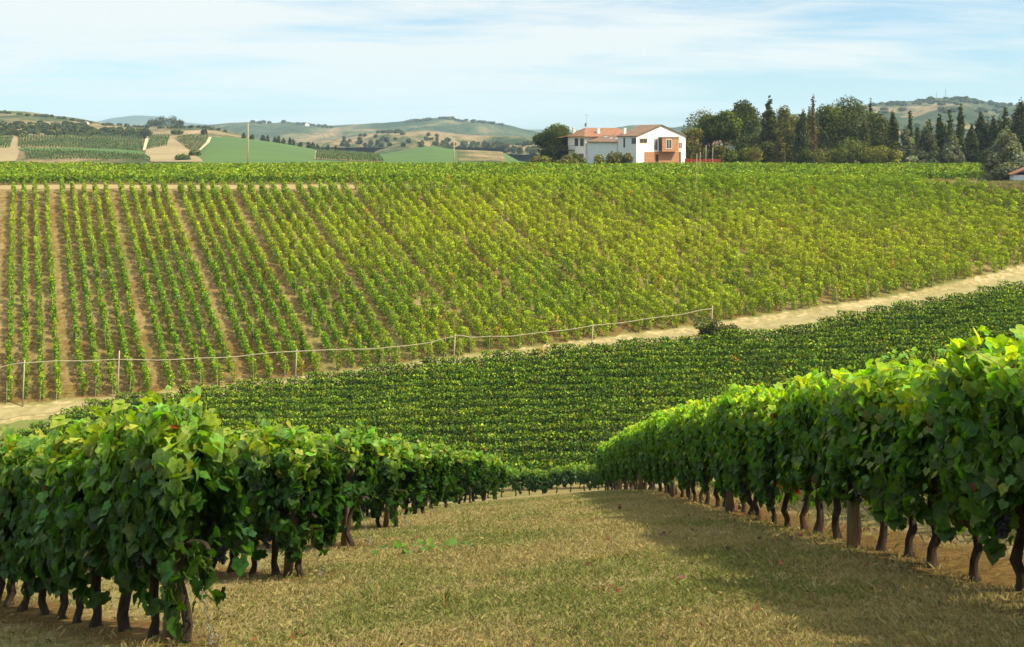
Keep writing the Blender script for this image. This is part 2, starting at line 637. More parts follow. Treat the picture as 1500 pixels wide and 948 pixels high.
def ground_at(x, y):
    D = np.concatenate([np.arange(3, 60, 0.05), np.arange(60, 300, 0.1)])
    X = (x - CX) / FPX * D
    zr = -(y - HY) / FPX * D
    hit = np.nonzero(T(X, D) >= zr)[0]
    i = hit[0] if len(hit) else len(D) - 1
    return float(X[i]), float(D[i]), float(T(X[i], D[i]))


# edges read off the photograph, as plan curves
hb = [(-80, 600), (0, 592), (33, 590), (240, 575), (350, 562), (500, 545), (600, 532), (760, 511), (1000, 481), (1130, 463), (1290, 438), (1500, 388), (1640, 352)]


def Hpt(x, y):
    D = 59.6 / ((y - HY) / FPX + 0.37)
    return (x - CX) / FPX * D, D


HB = np.array([Hpt(*p) for p in hb])                       # foot of the vine slope
mt = [(-60, 634), (140, 606), (330, 582), (560, 556), (760, 533), (930, 517), (1130, 501), (1290, 469), (1500, 429), (1640, 393)]


def Vpt(x, y):
    D = 23.2 / ((y - HY) / FPX + 0.087 * (x - CX) / FPX)
    return (x - CX) / FPX * D, D


MT = np.array([Vpt(*p) for p in mt])                       # far edge of the valley vineyard

xs = np.unique(np.round(np.concatenate([np.arange(-9, 9, 0.25), np.arange(-90, 100, 0.6), np.arange(-260, 261, 6), np.linspace(-1200, 1200, 41), np.linspace(-9000, 9000, 25)]), 3))
ys = np.unique(np.round(np.concatenate([np.arange(-12, 34, 0.25), np.arange(34, 80, 1.0), np.arange(80, 150, 0.6), np.arange(150, 300, 4), np.linspace(300, 1200, 25), np.linspace(1200, 9000, 14), [-60, -200]]), 3))
GX, GY = np.meshgrid(xs, ys)
GZ = T(GX, GY)
n_lo = fbm(GX * 0.35, GY * 0.35, 21)
maskS = np.zeros_like(GX)
maskG = np.zeros_like(GX)
maskB = np.zeros_like(GX)
fore = GY < 52
LROW = [(xe, 6.95 + 3.6 * k) for k, xe in enumerate((-2.45, -2.4, -2.4, -2.24, -2.06, -1.76, -1.27, -0.90, -0.75))]          # lane ends of the rows on the left
LDIR = np.array([-0.69, 0.724])
for ex, ey in LROW:
    s = (GX - ex) * LDIR[0] + (GY - ey) * LDIR[1]
    d = np.abs((GX - ex) * LDIR[1] - (GY - ey) * LDIR[0])
    maskS = np.maximum(maskS, np.where((s > -0.6) & fore, np.exp(-(d / 0.55) ** 2) * 0.85, 0))
maskS = np.maximum(maskS, np.where(fore, np.exp(-((GX - 3.75) / 0.75) ** 2) * np.clip((30 - GY) / 10, 0.35, 1) * 0.85, 0))
maskS = np.maximum(maskS, np.where(fore, 0.75 * np.exp(-((GX - 0.9) / 1.5) ** 2 - ((GY - 29) / 3.0) ** 2), 0))
maskG = np.where(fore, 0.40 * (n_lo > 0.3), 0)
slope = (GY > np.interp(GX, HB[:, 0], HB[:, 1])) & (GY < 141)
maskS = np.where(slope, 0.52 - 0.10 * np.clip((GY - 105) / 20, -1, 0), maskS)
maskG = np.where(slope, 0.28 + 0.22 * np.clip((GX + 0.533 * GY - 20) / 50, 0, 1) + 0.28 * (fbm(GX * 0.11, GY * 0.11, 27) > 0.56), maskG)
valley = (GY >= 52) & (GY < np.interp(GX, MT[:, 0], MT[:, 1]))
maskS = np.where(valley, 0.25, maskS)
maskG = np.where(valley, np.where(GY + 0.28 * GX < 60, 0.42, 0.8), maskG)
verge = (~slope) & (~valley) & (GY >= 52) & (GY < 141)
maskB = np.where(verge, 0.48, 0)
maskG = np.where(verge, 0.55, maskG)
plat = GY >= 141
maskS = np.where(plat & (GY < 215), 0.5, maskS)
maskG = np.where(plat, 0.6, maskG)
bankm = (GX > 60) & (GY > 128) & (GY < 150)
maskG = np.where(bankm, 0.50, maskG)
maskS = np.where(bankm, 0.30, maskS)
ny, nx = GX.shape
idx = np.arange(nx * ny).reshape(ny, nx)
quads = np.stack([idx[:-1, :-1], idx[:-1, 1:], idx[1:, 1:], idx[1:, :-1]], -1).reshape(-1, 4)
me = mesh_np('ground', np.stack([GX, GY, GZ], -1).reshape(-1, 3), [quads], M_GROUND, col=np.stack([maskS, maskG, maskB], -1).reshape(-1, 3), smooth=True)
tag(link('ground', me), kind='structure')


def ribbon(name, ca, cb, material, lift=0.035, nu=400, nv=9, jit=0.5, seed=1):
    """draped strip between two plan curves (arrays of X,Y)"""
    t = np.linspace(0, 1, nu)

    def res(c):
        d = np.concatenate([[0], np.cumsum(np.linalg.norm(np.diff(c, axis=0), axis=1))])
        return np.stack([np.interp(t * d[-1], d, c[:, 0]), np.interp(t * d[-1], d, c[:, 1])], -1), d[-1]
    A, la = res(np.asarray(ca, float))
    B, lb = res(np.asarray(cb, float))
    dirv = norm(B - A)
    A = A + dirv * (jit * (fbm(t * la * 0.6, t * 0 + 3.1, seed) - 0.5) * 2)[:, None]
    B = B + dirv * (jit * (fbm(t * la * 0.6, t * 0 + 9.7, seed + 5) - 0.5) * 2)[:, None]
    v = np.linspace(0, 1, nv)
    Pn = A[:, None] * (1 - v)[None, :, None] + B[:, None] * v[None, :, None]
    Z = T(Pn[..., 0], Pn[..., 1]) + lift
    ix = np.arange(nu * nv).reshape(nu, nv)
    q = np.stack([ix[:-1, :-1], ix[1:, :-1], ix[1:, 1:], ix[:-1, 1:]], -1).reshape(-1, 4)
    mm = mesh_np(name, np.concatenate([Pn, Z[..., None]], -1).reshape(-1, 3), [q], material, smooth=True)
    return tag(link(name, mm), kind='structure')


# valley track between the slope foot and the valley vineyard
tx = np.linspace(-60, 78, 80)
foot = np.interp(tx, HB[:, 0], HB[:, 1])
edge = np.interp(tx, MT[:, 0], MT[:, 1])
w0 = 0.16 + 0.10 * np.clip(tx / 40, 0, 1)
ribbon('dirt_track', np.stack([tx, edge + (foot - edge) * 0.36], -1), np.stack([tx, foot - (foot - edge) * w0], -1), M_TRACK, jit=0.45)
# path along the top of the slope
tx = np.linspace(-95, 20, 60)
ribbon('upper_path', np.stack([tx, np.full_like(tx, 140.2)], -1), np.stack([tx, np.full_like(tx, 146.6)], -1), M_PATH, jit=0.5, seed=8)

# ------------------------------------------------------------------ distant hills
HILLS = {}


def hill(name, D0, Dn, ybase, crest, material, rough=0.02, nx=260, ny=60, seed=1, gully=0.0, back=1.5, xr=(-700, 2200)):
    cx = np.array([c[0] for c in crest], float)
    cyv = np.array([c[1] for c in crest], float)
    xx = np.linspace(xr[0], xr[1], nx)
    yy = np.linspace(Dn, D0 * back, ny)

    def Z(X, Y):
        xp = X / Y * FPX + CX
        zc = -(np.interp(xp, cx, cyv) - HY) / FPX * D0
        zb = -(ybase - HY) / FPX * Dn
        f = np.clip((Y - Dn) / (D0 - Dn), 0, 1)
        g = np.clip((Y - D0) / (D0 * (back - 1)), 0, 1)
        rel = zc - zb
        s = f
        if gully:
            gy = np.abs(fbm(X * 0.016 + 0.004 * Y, Y * 0.003, seed + 3) - 0.5) * 2
            s = f - gully * (1 - gy) ** 3 * np.sin(np.pi * f)
        n = (fbm(X / D0 * 22, Y / D0 * 14, seed, 5) - 0.5) * rough * D0 * np.sin(np.pi * np.clip(f, 0, 1)) * 0.8
        n2 = (fbm(X / D0 * 150, Y / D0 * 60, seed + 7, 3) - 0.5) * rough * D0 * 0.06
        return zb + rel * s * (1 - g) - 60 * g * (D0 / 2000) + n + n2
    XX, YY = np.meshgrid((xx - CX) / FPX, yy)
    XX = XX * YY
    V = np.stack([XX, YY, Z(XX, YY)], -1).reshape(-1, 3)
    ix = np.arange(nx * ny).reshape(ny, nx)
    q = np.stack([ix[:-1, :-1], ix[:-1, 1:], ix[1:, 1:], ix[1:, :-1]], -1).reshape(-1, 4)
    mm = mesh_np(name, V, [q], material, smooth=True)
    o = link(name, mm)
    tag(o, kind='structure')
    HILLS[seed] = (Z, Dn, D0)
    return o


hill('mountain', 5600, 4200, 204, [(-700, 188), (100, 186), (130, 181), (160, 173), (200, 168), (235, 170), (262, 178), (330, 184), (690, 188), (770, 189.5), (812, 189), (900, 192), (2200, 192)], M_HILL_G, 0.004, seed=100)
hill('hill', 2300, 1450, 226, [(-700, 182), (200, 188), (300, 183), (340, 180), (372, 178.5), (392, 181), (420, 178), (446, 181), (480, 184.5), (540, 181), (600, 176.5), (636, 173), (652, 171.5), (672, 178.5), (700, 176.5), (735, 181), (790, 194), (850, 198), (895, 188), (925, 183), (960, 182.5), (985, 187), (1003, 184), (1035, 180), (1100, 174), (1170, 166), (1300, 172), (2200, 190)], M_HILL_F, 0.022, 420, 90, seed=110)
hill('hill', 1700, 900, 216, [(-700, 240), (1040, 236), (1120, 205), (1165, 176), (1225, 160), (1280, 151), (1310, 149), (1340, 147), (1362, 142.5), (1385, 143), (1412, 141), (1438, 147), (1462, 154), (1500, 153), (1650, 160), (2200, 185)], M_HILL_H, 0.024, 260, 70, seed=120)
hill('hill', 1250, 760, 226, [(-700, 240), (330, 236), (400, 214), (440, 208), (480, 206), (510, 202), (540, 196), (580, 193.5), (640, 192), (668, 196), (700, 199), (735, 198), (770, 200), (800, 203), (850, 207), (950, 212), (2200, 222)], M_HILL_E, 0.024, 520, 110, seed=130, gully=0.75)
hill('hill', 950, 395, 240, [(-700, 160), (0, 162), (40, 163.5), (80, 169.5), (110, 172.5), (150, 180), (180, 184), (215, 185), (262, 184), (300, 185), (325, 189), (350, 196), (380, 204), (420, 214), (470, 232), (520, 246), (2200, 260)], M_HILL_A, 0.008, 320, 90, seed=140)
hill('hill', 650, 380, 243, [(-700, 262), (225, 260), (262, 232), (282, 212), (300, 201.5), (330, 200.5), (370, 203), (420, 211), (455, 217), (470, 221), (520, 221.5), (556, 226), (580, 222), (610, 216), (636, 213.5), (655, 217.5), (670, 219), (735, 222), (760, 236), (900, 250), (2200, 260)], M_FIELD, 0.0025, 420, 70, seed=150, back=1.35)


def on_hill(seed, x, y):
    Z, Dn, D0 = HILLS[seed]
    D = np.linspace(Dn, D0 * 1.04, 900)
    X = (x - CX) / FPX * D
    hit = np.nonzero(Z(X, D) >= -(y - HY) / FPX * D)[0]
    i = hit[0] if len(hit) else int(np.argmax(Z(X, D) / D))
    return float(X[i]), float(D[i]), float(Z(X[i], D[i]))


def poly_interp(pl, t):
    pl = np.asarray(pl, float)
    d = np.concatenate([[0], np.cumsum(np.linalg.norm(np.diff(pl, axis=0), axis=1))])
    return np.interp(t * d[-1], d, pl[:, 0]), np.interp(t * d[-1], d, pl[:, 1])


def far_patch(name, seed, bottom, top, material, lift=0.35, nu=24, nv=8):
    Z = HILLS[seed][0]
    V = []
    for i in range(nu):
        bx, by = poly_interp(bottom, i / (nu - 1))
        tx_, ty_ = poly_interp(top, i / (nu - 1))
        A = np.array(on_hill(seed, bx, by)[:2])
        B = np.array(on_hill(seed, tx_, ty_)[:2])
        for j in range(nv):
            p = A + (B - A) * j / (nv - 1)
            V.append((p[0], p[1], float(Z(p[0], p[1])) + lift))
    ix = np.arange(nu * nv).reshape(nu, nv)
    q = np.stack([ix[:-1, :-1], ix[1:, :-1], ix[1:, 1:], ix[:-1, 1:]], -1).reshape(-1, 4)
    return tag(link(name, mesh_np(name, np.array(V), [q], material, smooth=True)), kind='structure')


def far_vineyard(seed, bottom, top, n, w=0.7, h=1.3, label=None, col=(0.045, 0.085, 0.022)):
    """rows of a distant vineyard, one mass of foliage"""
    Z = HILLS[seed][0]
    Cs = []
    for i in range(n):
        t = (i + 0.5) / n
        A = np.array(on_hill(seed, *poly_interp(bottom, t))[:2])
        B = np.array(on_hill(seed, *poly_interp(top, t))[:2])
        L = np.linalg.norm(B - A)
        k = max(4, int(L / 0.55))
        s = (np.arange(k) + rng.random(k)) / k
        p = A[None] + (B - A)[None] * s[:, None] + rng.normal(0, w * 0.25, (k, 2))
        Cs.append(np.column_stack([p, Z(p[:, 0], p[:, 1]) + 0.3 + rng.random(k) * h]))
    C = np.concatenate(Cs)
    N = len(C)
    V, F, c = leaves(DIA, C, rng.normal(0, 1, (N, 3)) + (0, 0, 0.4), rng.normal(0, 1, (N, 3)), rng.uniform(0.55, 0.95, N), greens(N, col, 0.2))
    o = link('far_vineyard', mesh_np('far_vineyard', V, [F], M_VINE_FAR, col=c))
    return tag(o, label, 'vineyard', kind='stuff')


A_ = 140
far_patch('far_field', A_, [(-40, 240), (24, 237), (30, 217)], [(-40, 199), (0, 199), (24, 201)], M_HAYF)
far_vineyard(A_, [(-40, 219), (14, 218)], [(-26, 200), (20, 201)], 14, label='small striped vineyard at the far left end of the distant hill')
far_vineyard(A_, [(25, 217), (100, 217), (170, 219), (210, 222)], [(27, 200.5), (100, 199.5), (170, 199.5), (208, 201)], 44, label='long striped vineyard across the distant slope below the woods')
far_patch('far_field', A_, [(26, 221), (100, 223), (170, 226), (214, 229)], [(26, 217.5), (100, 217.5), (170, 219.5), (211, 222.5)], M_FIELD)
far_vineyard(A_, [(38, 234), (120, 234), (222, 236)], [(34, 221.5), (120, 223.5), (212, 229.5)], 38, label='lowest striped vineyard on the distant slope just above the plateau')
far_patch('far_field', A_, [(211, 232), (222, 238), (300, 238)], [(220, 199.5), (250, 200), (286, 228)], M_HAYF, 0.3)
far_vineyard(A_, [(214, 220), (245, 214)], [(222, 200), (249, 200)], 9, label='small square striped vineyard between two pale tracks on the distant slope')
far_vineyard(A_, [(258, 203), (284, 227)], [(268, 199), (306, 201)], 9, label='sloping striped vineyard beside the smooth green field', col=(0.07, 0.09, 0.03))
far_patch('far_track', A_, [(209, 222), (214, 200)], [(213, 222), (219, 200)], M_LANE, 0.6, 16, 3)
far_patch('far_track', 150, [(288, 224), (302, 210), (306, 202)], [(292, 224), (307, 210), (310, 202)], M_LANE, 0.6, 16, 3)
far_patch('far_field', 150, [(460, 234), (560, 238)], [(462, 221), (556, 227)], M_HAYF, 0.25)
far_vineyard(150, [(462, 234), (562, 238)], [(464, 221), (555, 227.5)], 30, label='striped vineyard right of the smooth green field')
far_patch('far_field', 150, [(672, 236), (742, 238)], [(670, 219.5), (736, 223)], M_HILL_A, 0.25)

# ------------------------------------------------------------------ the air
hz = MB()
hz.box((-9500, -400, -75), (9500, 9300, 330))
m = bpy.data.materials.new('haze_air')
m.use_nodes = True
nt = m.node_tree
nt.nodes.clear()
out = nt.nodes.new('ShaderNodeOutputMaterial')
pv = nt.nodes.new('ShaderNodeVolumePrincipled')
pv.inputs['Color'].default_value = (0.52, 0.77, 1.0, 1)
pv.inputs['Density'].default_value = 0.00013
pv.inputs['Anisotropy'].default_value = 0.0
nt.links.new(pv.outputs[0], out.inputs['Volume'])
ho = hz.build('haze', m)
tag(ho, 'thin pale blue air over the valley', kind='stuff')

# ------------------------------------------------------------------ white farmhouse
ORD = ['first', 'second', 'third', 'fourth', 'fifth', 'sixth', 'seventh', 'eighth', 'ninth', 'tenth', 'eleventh', 'twelfth', 'thirteenth', 'fourteenth', 'fifteenth', 'sixteenth', 'seventeenth', 'eighteenth', 'nineteenth', 'twentieth', 'twenty-first', 'twenty-second', 'twenty-third', 'twenty-fourth', 'twenty-fifth']


def window(parent, axis, at, a0, a1, z0, z1, mat_f=M_DARK, shutters=False, depth=0.06, name='window'):
    """axis 'g': on the wall y=at facing -y, spanning x a0..a1; axis 'l': on the wall x=at facing -x, spanning y a0..a1"""
    def bx(u0, u1, w0, w1, d0, d1):
        mb = MB()
        if axis == 'g':
            mb.box((u0, at - d1, w0), (u1, at - d0, w1))
        else:
            mb.box((at - d1, u0, w0), (at - d0, u1, w1))
        return mb
    fr = MB()
    t = 0.09
    for (u0, u1, w0, w1) in ((a0 - t, a0, z0 - t, z1 + t), (a1, a1 + t, z0 - t, z1 + t), (a0, a1, z1, z1 + t), (a0, a1, z0 - t, z0), ((a0 + a1) / 2 - 0.03, (a0 + a1) / 2 + 0.03, z0, z1)):
        if axis == 'g':
            fr.box((u0, at - depth, w0), (u1, at - 0.003, w1))
        else:
            fr.box((at - depth, u0, w0), (at - 0.003, u1, w1))
    f = fr.build(name, mat_f, parent)
    bx(a0, a1, z0, z1, 0.003, 0.025).build('pane', M_GLASS, f)
    if shutters:
        sw = (a1 - a0) * 0.55
        for u0 in (a0 - t - sw - 0.01, a1 + t + 0.01):
            bx(u0, u0 + sw, z0 - 0.05, z1 + 0.05, 0.004, 0.06).build('shutter', M_SHUT, f)
    return f


def gable_roof(parent, x0, x1, y0, y1, ze, zr, over, material, thick=0.22, name='roof'):
    """ridge along y"""
    xm = (x0 + x1) / 2
    s = (zr - ze) / (xm - x0)
    mb = MB()
    zl = ze - s * over
    for sgn in (-1, 1):
        xo = xm + sgn * (xm - x0 + over)
        poly = [(xo, y0 - over, zl), (xm, y0 - over, zr), (xm, y0 - over, zr + thick), (xo, y0 - over, zl + thick)]
        mb.prism(poly if sgn < 0 else poly[::-1], (0, y1 - y0 + 2 * over, 0))
    return mb.build(name, material, parent)


zH = float(T(29, 215)) - 0.1
TH = R(25)
hs = empty('farm_house', (29.0, 215.0, zH), TH)
tag(hs, 'white gabled house with orange timber bay and terracotta ground floor', 'house')
W, L = 13.9, 8.2
EV, RG = 7.4, 10.0
wl = MB()
wl.add([(0, 0, 0), (W, 0, 0), (W, L, 0), (0, L, 0), (0, 0, EV), (W, 0, EV), (W, L, EV), (0, L, EV), (W / 2, 0, RG), (W / 2, L, RG)],
       [(0, 1, 5, 8, 4), (1, 2, 6, 5), (2, 3, 7, 9, 6), (3, 0, 4, 7), (4, 8, 9, 7), (8, 5, 6, 9)])
wl.m[3] = 1  # left wall's shade painted in with the grey-blue plaster
wl.build('wall', [M_WHITE, M_GREYPL_SHADE], hs)
roof = gable_roof(hs, 0, W, 0, L, EV + 0.02, RG + 0.02, 0.25, M_TILE2)
ch = MB()
ch.box((1.0, 6.9, EV + 0.2), (1.55, 7.5, EV + 1.9))
ch.box((0.9, 6.8, EV + 1.9), (1.65, 7.6, EV + 2.05))
ch.build('chimney', M_WHITE, roof)
cl = MB()
cl.box((2.25, -0.10, -0.2), (5.3, -0.004, 3.8))
cl.box((6.1, -0.10, -0.2), (12.0, -0.004, 3.8))
cl.box((5.3, -0.10, 3.2), (6.1, -0.004, 3.8))
cl.build('terracotta_base', M_TERRA, hs)
db = MB()
db.box((5.3, -0.05, -0.2), (6.1, -0.006, 3.2))
db.build('door', M_DARK, hs)
rc = MB()
rc.box((12.0, -0.08, -0.2), (12.5, -0.006, 3.8))  # dark strip standing in for the shade of a recess
rc.build('recess_shade', M_DARK, hs)
bay = MB()
bay.box((6.2, -1.5, 3.85), (10.9, -0.003, 7.1))
bo = bay.build('bay', M_TERRA, hs)
by = MB()
by.box((6.05, -1.6, 7.1), (11.0, -0.004, 7.26))
by.build('bay_roof', M_DARK, bo)
window(bo, 'g', -1.5, 7.35, 8.8, 4.6, 6.7, M_WHITE)
window(bo, 'l', 6.2, -1.3, -0.3, 4.2, 6.9, M_DARK)
window(hs, 'g', 0.0, 4.95, 5.85, 4.2, 6.8, M_WHITE)
window(hs, 'g', 0.0, 1.0, 2.9, 5.95, 6.85, M_TERRA)
window(hs, 'l', 0.0, 0.2, 1.9, 5.8, 6.95, M_DARK)
window(hs, 'l', 0.0, 5.0, 5.5, 4.9, 6.95, M_DARK)
window(hs, 'g', 0.0, 12.0, 12.8, 4.6, 5.9, M_WHITE)

# long low annex with a lean-to roof, between the two houses
lw = empty('low_annex', hs.location[:], TH)
tag(lw, 'grey blue annex with brown lean-to roof between the white house and the old farmhouse', 'annex')
AX, AY0, AY1, AH, AR = 0.35, 8.22, 23.6, 6.0, 7.5
wb = MB()
wb.add([(AX, AY0, -0.3), (5, AY0, -0.3), (5, AY1, -0.3), (AX, AY1, -0.3), (AX, AY0, AH), (5, AY0, AR), (5, AY1, AR), (AX, AY1, AH)],
       [(0, 1, 5, 4), (1, 2, 6, 5), (2, 3, 7, 6), (3, 0, 4, 7), (4, 5, 6, 7)])
wb.build('wall', M_GREYPL_SHADE, lw)
rb = MB()
rb.prism([(AX - 0.4, AY0 + 0.01, AH - 0.10), (5.0, AY0 + 0.01, AR + 0.03), (5.0, AY0 + 0.01, AR + 0.25), (AX - 0.4, AY0 + 0.01, AH + 0.12)], (0, AY1 - AY0 - 0.02, 0))
ar = rb.build('roof', M_TILE2, lw)
for yy_, xx_ in ((12.0, 2.2), (15.0, 2.4), (19.5, 3.6)):
    sk = MB()
    zz = AH + (xx_ - AX) / (5 - AX) * (AR - AH)
    sk.prism([(xx_ - 0.4, yy_, zz + 0.14), (xx_ + 0.4, yy_, zz + 0.40), (xx_ + 0.4, yy_, zz + 0.46), (xx_ - 0.4, yy_, zz + 0.20)], (0, 0.9, 0))
    sk.build('skylight', M_DISH, ar)
pp = MB()
pp.tube([(AX - 0.08, 9.0, -0.2), (AX - 0.08, 9.0, 5.0), (AX - 0.08, 8.75, 5.45), (AX - 0.08, 8.5, 5.7)], 0.07, 6)
pp.build('downpipe', M_DISH, lw)

# old farmhouse with hipped terracotta roof
oh = empty('old_farmhouse', hs.location[:], TH)
tag(oh, 'old pale farmhouse with hipped terracotta roof, dark shutters and a timber balcony', 'house')
OX0, OX1, OY0, OY1, OE, OR_ = 0.0, 15.0, 24.0, 33.4, 7.55, 9.7
ow = MB()
ow.box((OX0, OY0, -0.3), (OX1, OY1, OE))
ow.build('wall', M_OLDWHITE, oh)
rf = MB()
e = 0.7
mid = (OY0 + OY1) / 2
hipx = 2.6
zb = OE - 0.12
V = [(OX0 - e, OY0 - e, zb), (OX1 + e, OY0 - e, zb), (OX1 + e, OY1 + e, zb), (OX0 - e, OY1 + e, zb), (OX0 + hipx, mid, OR_), (OX1 - hipx, mid, OR_)]
V2 = [(p[0], p[1], p[2] - 0.16) for p in V[:4]]
rf.add(V + V2, [(0, 1, 5, 4), (1, 2, 5), (2, 3, 4, 5), (3, 0, 4), (0, 6, 7, 1), (1, 7, 8, 2), (2, 8, 9, 3), (3, 9, 6, 0), (9, 8, 7, 6)])
orf = rf.build('roof', M_TILE, oh)
for (cx_, cy_, h_) in ((0.4, mid + 2.4, 1.9), (4.2, OY0 + 1.0, 1.7)):
    zb_ = OE + 0.2
    c_ = MB()
    c_.box((cx_, cy_, zb_), (cx_ + 0.7, cy_ + 0.7, zb_ + h_))
    c_.box((cx_ - 0.08, cy_ - 0.08, zb_ + h_), (cx_ + 0.78, cy_ + 0.78, zb_ + h_ + 0.14))
    c_.build('chimney', M_OLDWHITE, orf)
an = MB()
an.tube([(3.0, mid, OR_ - 0.2), (3.0, mid, OR_ + 3.6)], 0.045, 5)
for k in range(5):
    an.tube([(2.6 + 0.05 * k, mid - 0.9 + 0.4 * k, OR_ + 3.3), (3.4 - 0.05 * k, mid - 0.9 + 0.4 * k, OR_ + 3.3)], 0.02, 4)
an.tube([(3.0, mid - 1.1, OR_ + 3.3), (3.0, mid + 0.9, OR_ + 3.3)], 0.025, 4)
an.build('antenna', M_DISH, orf)
ds = MB()
pts = [(0.02, 0, 0), (0.02, 0.02, 0)]
n_ = 12
ring = [(-0.12 * r_ * r_, r_ * 0.55 * math.cos(t_), r_ * 0.55 * math.sin(t_)) for r_ in (0.3, 0.7, 1.0) for t_ in np.linspace(0, 2 * math.pi, n_, endpoint=False)]
ds.add([(2.7 + p[0], mid - 0.2 + p[1], OR_ + 0.75 + p[2]) for p in ring],
       [(k * n_ + j, k * n_ + (j + 1) % n_, (k + 1) * n_ + (j + 1) % n_, (k + 1) * n_ + j) for k in range(2) for j in range(n_)] + [tuple(range(n_))])
ds.tube([(3.0, mid, OR_ + 0.5), (2.7, mid - 0.2, OR_ + 0.75)], 0.04, 5)
ds.build('satellite_dish', M_DISH, orf)
window(oh, 'l', OX0, 25.4, 26.2, 5.0, 6.8, M_DARK, True)
window(oh, 'l', OX0, 28.3, 29.1, 5.0, 6.8, M_DARK, True)
window(oh, 'l', OX0, 25.6, 26.6, 0.9, 2.9, M_DISH, True)
window(oh, 'l', OX0, 28.4, 30.6, 1.0, 3.0, M_DISH)
bc = MB()
bc.box((OX0 - 2.0, 29.6, 3.7), (OX0 - 0.01, 36.1, 3.9))
bcn = bc.build('balcony', M_DARK, oh)
rl = MB()
for k in range(22):
    yk = 29.65 + 6.35 * k / 21
    rl.box((OX0 - 1.98, yk, 3.9), (OX0 - 1.92, yk + 0.08, 4.9))
rl.box((OX0 - 2.0, 29.6, 4.9), (OX0 - 1.9, 36.1, 5.0))
rl.box((OX0 - 1.9, 29.6, 4.9), (OX0 - 0.01, 29.68, 5.0))
rl.build('railing', M_DARK, bcn)
for yk in (29.7, 35.9):
    p_ = MB()
    p_.box((OX0 - 1.95, yk, -0.3), (OX0 - 1.8, yk + 0.15, 3.7))
    p_.build('support_post', M_DARK, oh)
sd = MB()
sd.prism([(OX0 - 2.5, 34.15, 7.0), (OX0 + 4, 34.15, 7.75), (OX0 + 4, 34.15, 7.9), (OX0 - 2.5, 34.15, 7.15)], (0, 4.0, 0))
sd.build('porch_roof', M_TILE, oh)
sw_ = MB()
sw_.box((0.6, 33.42, -0.3), (4.0, 37.5, 7.0))
sw_.build('porch_wall', M_DARK, oh)

# second white house, half hidden behind the trees
x_, y_, z_ = px(1041, 236, 238)
sh = empty('white_cottage', (x_, y_, float(T(x_, y_)) - 0.2), R(8))
tag(sh, 'small bluish white cottage half hidden behind trees right of the farm house', 'house')
mb = MB()
SWD, SD, SE, SR = 6.6, 6.0, 5.0, 6.4
mb.add([(0, 0, 0), (SWD, 0, 0), (SWD, SD, 0), (0, SD, 0), (0, 0, SE), (SWD, 0, SE), (SWD, SD, SE), (0, SD, SE), (SWD / 2, 0, SR), (SWD / 2, SD, SR)],
       [(0, 1, 5, 8, 4), (1, 2, 6, 5), (2, 3, 7, 9, 6), (3, 0, 4, 7), (4, 8, 9, 7), (8, 5, 6, 9)])
mb.build('wall', M_GREYPL_SHADE, sh)
gable_roof(sh, 0, SWD, 0, SD, SE + 0.02, SR + 0.02, 0.25, M_TILE2)
window(sh, 'g', 0.0, 3.9, 5.0, 2.4, 4.2, M_DISH)
window(sh, 'g', 0.0, 1.2, 2.2, 2.4, 3.9, M_DISH)

# low outbuilding behind the silver tree, far right
x_, y_, z_ = px(1484, 276, 141.5)
ob = empty('outbuilding', (x_, y_, float(T(x_, y_)) - 0.3), R(-20))
tag(ob, 'low white outbuilding with orange tiles half hidden by the silver tree', 'shed')
mb = MB()
mb.box((0, 0, 0), (5, 4, 1.9))
mb.build('wall', M_GREYPL_SHADE, ob)
gable_roof(ob, 0, 5, 0, 4, 1.92, 3.0, 0.3, M_TILE)

# long low red barrier beside the house
x_, y_, z_ = px(1003, 236, 208)
rb_ = empty('red_barrier', (x_, y_, float(T(x_, y_))), R(3))
tag(rb_, 'long low red barrier on posts right of the white house', 'barrier')
mb = MB()
mb.box((0, -0.03, 0.75), (8.3, 0.03, 2.25))
for k in range(9):
    mb.box((k * 1.03, -0.07, 0.75), (k * 1.03 + 0.06, -0.032, 2.25))
mb.build('panel', M_RED, rb_)
for k in range(4):
    p_ = MB()
    p_.box((0.05 + k * 2.7, 0.035, -0.3), (0.17 + k * 2.7, 0.15, 2.35))
    p_.build('post', M_POST, rb_)

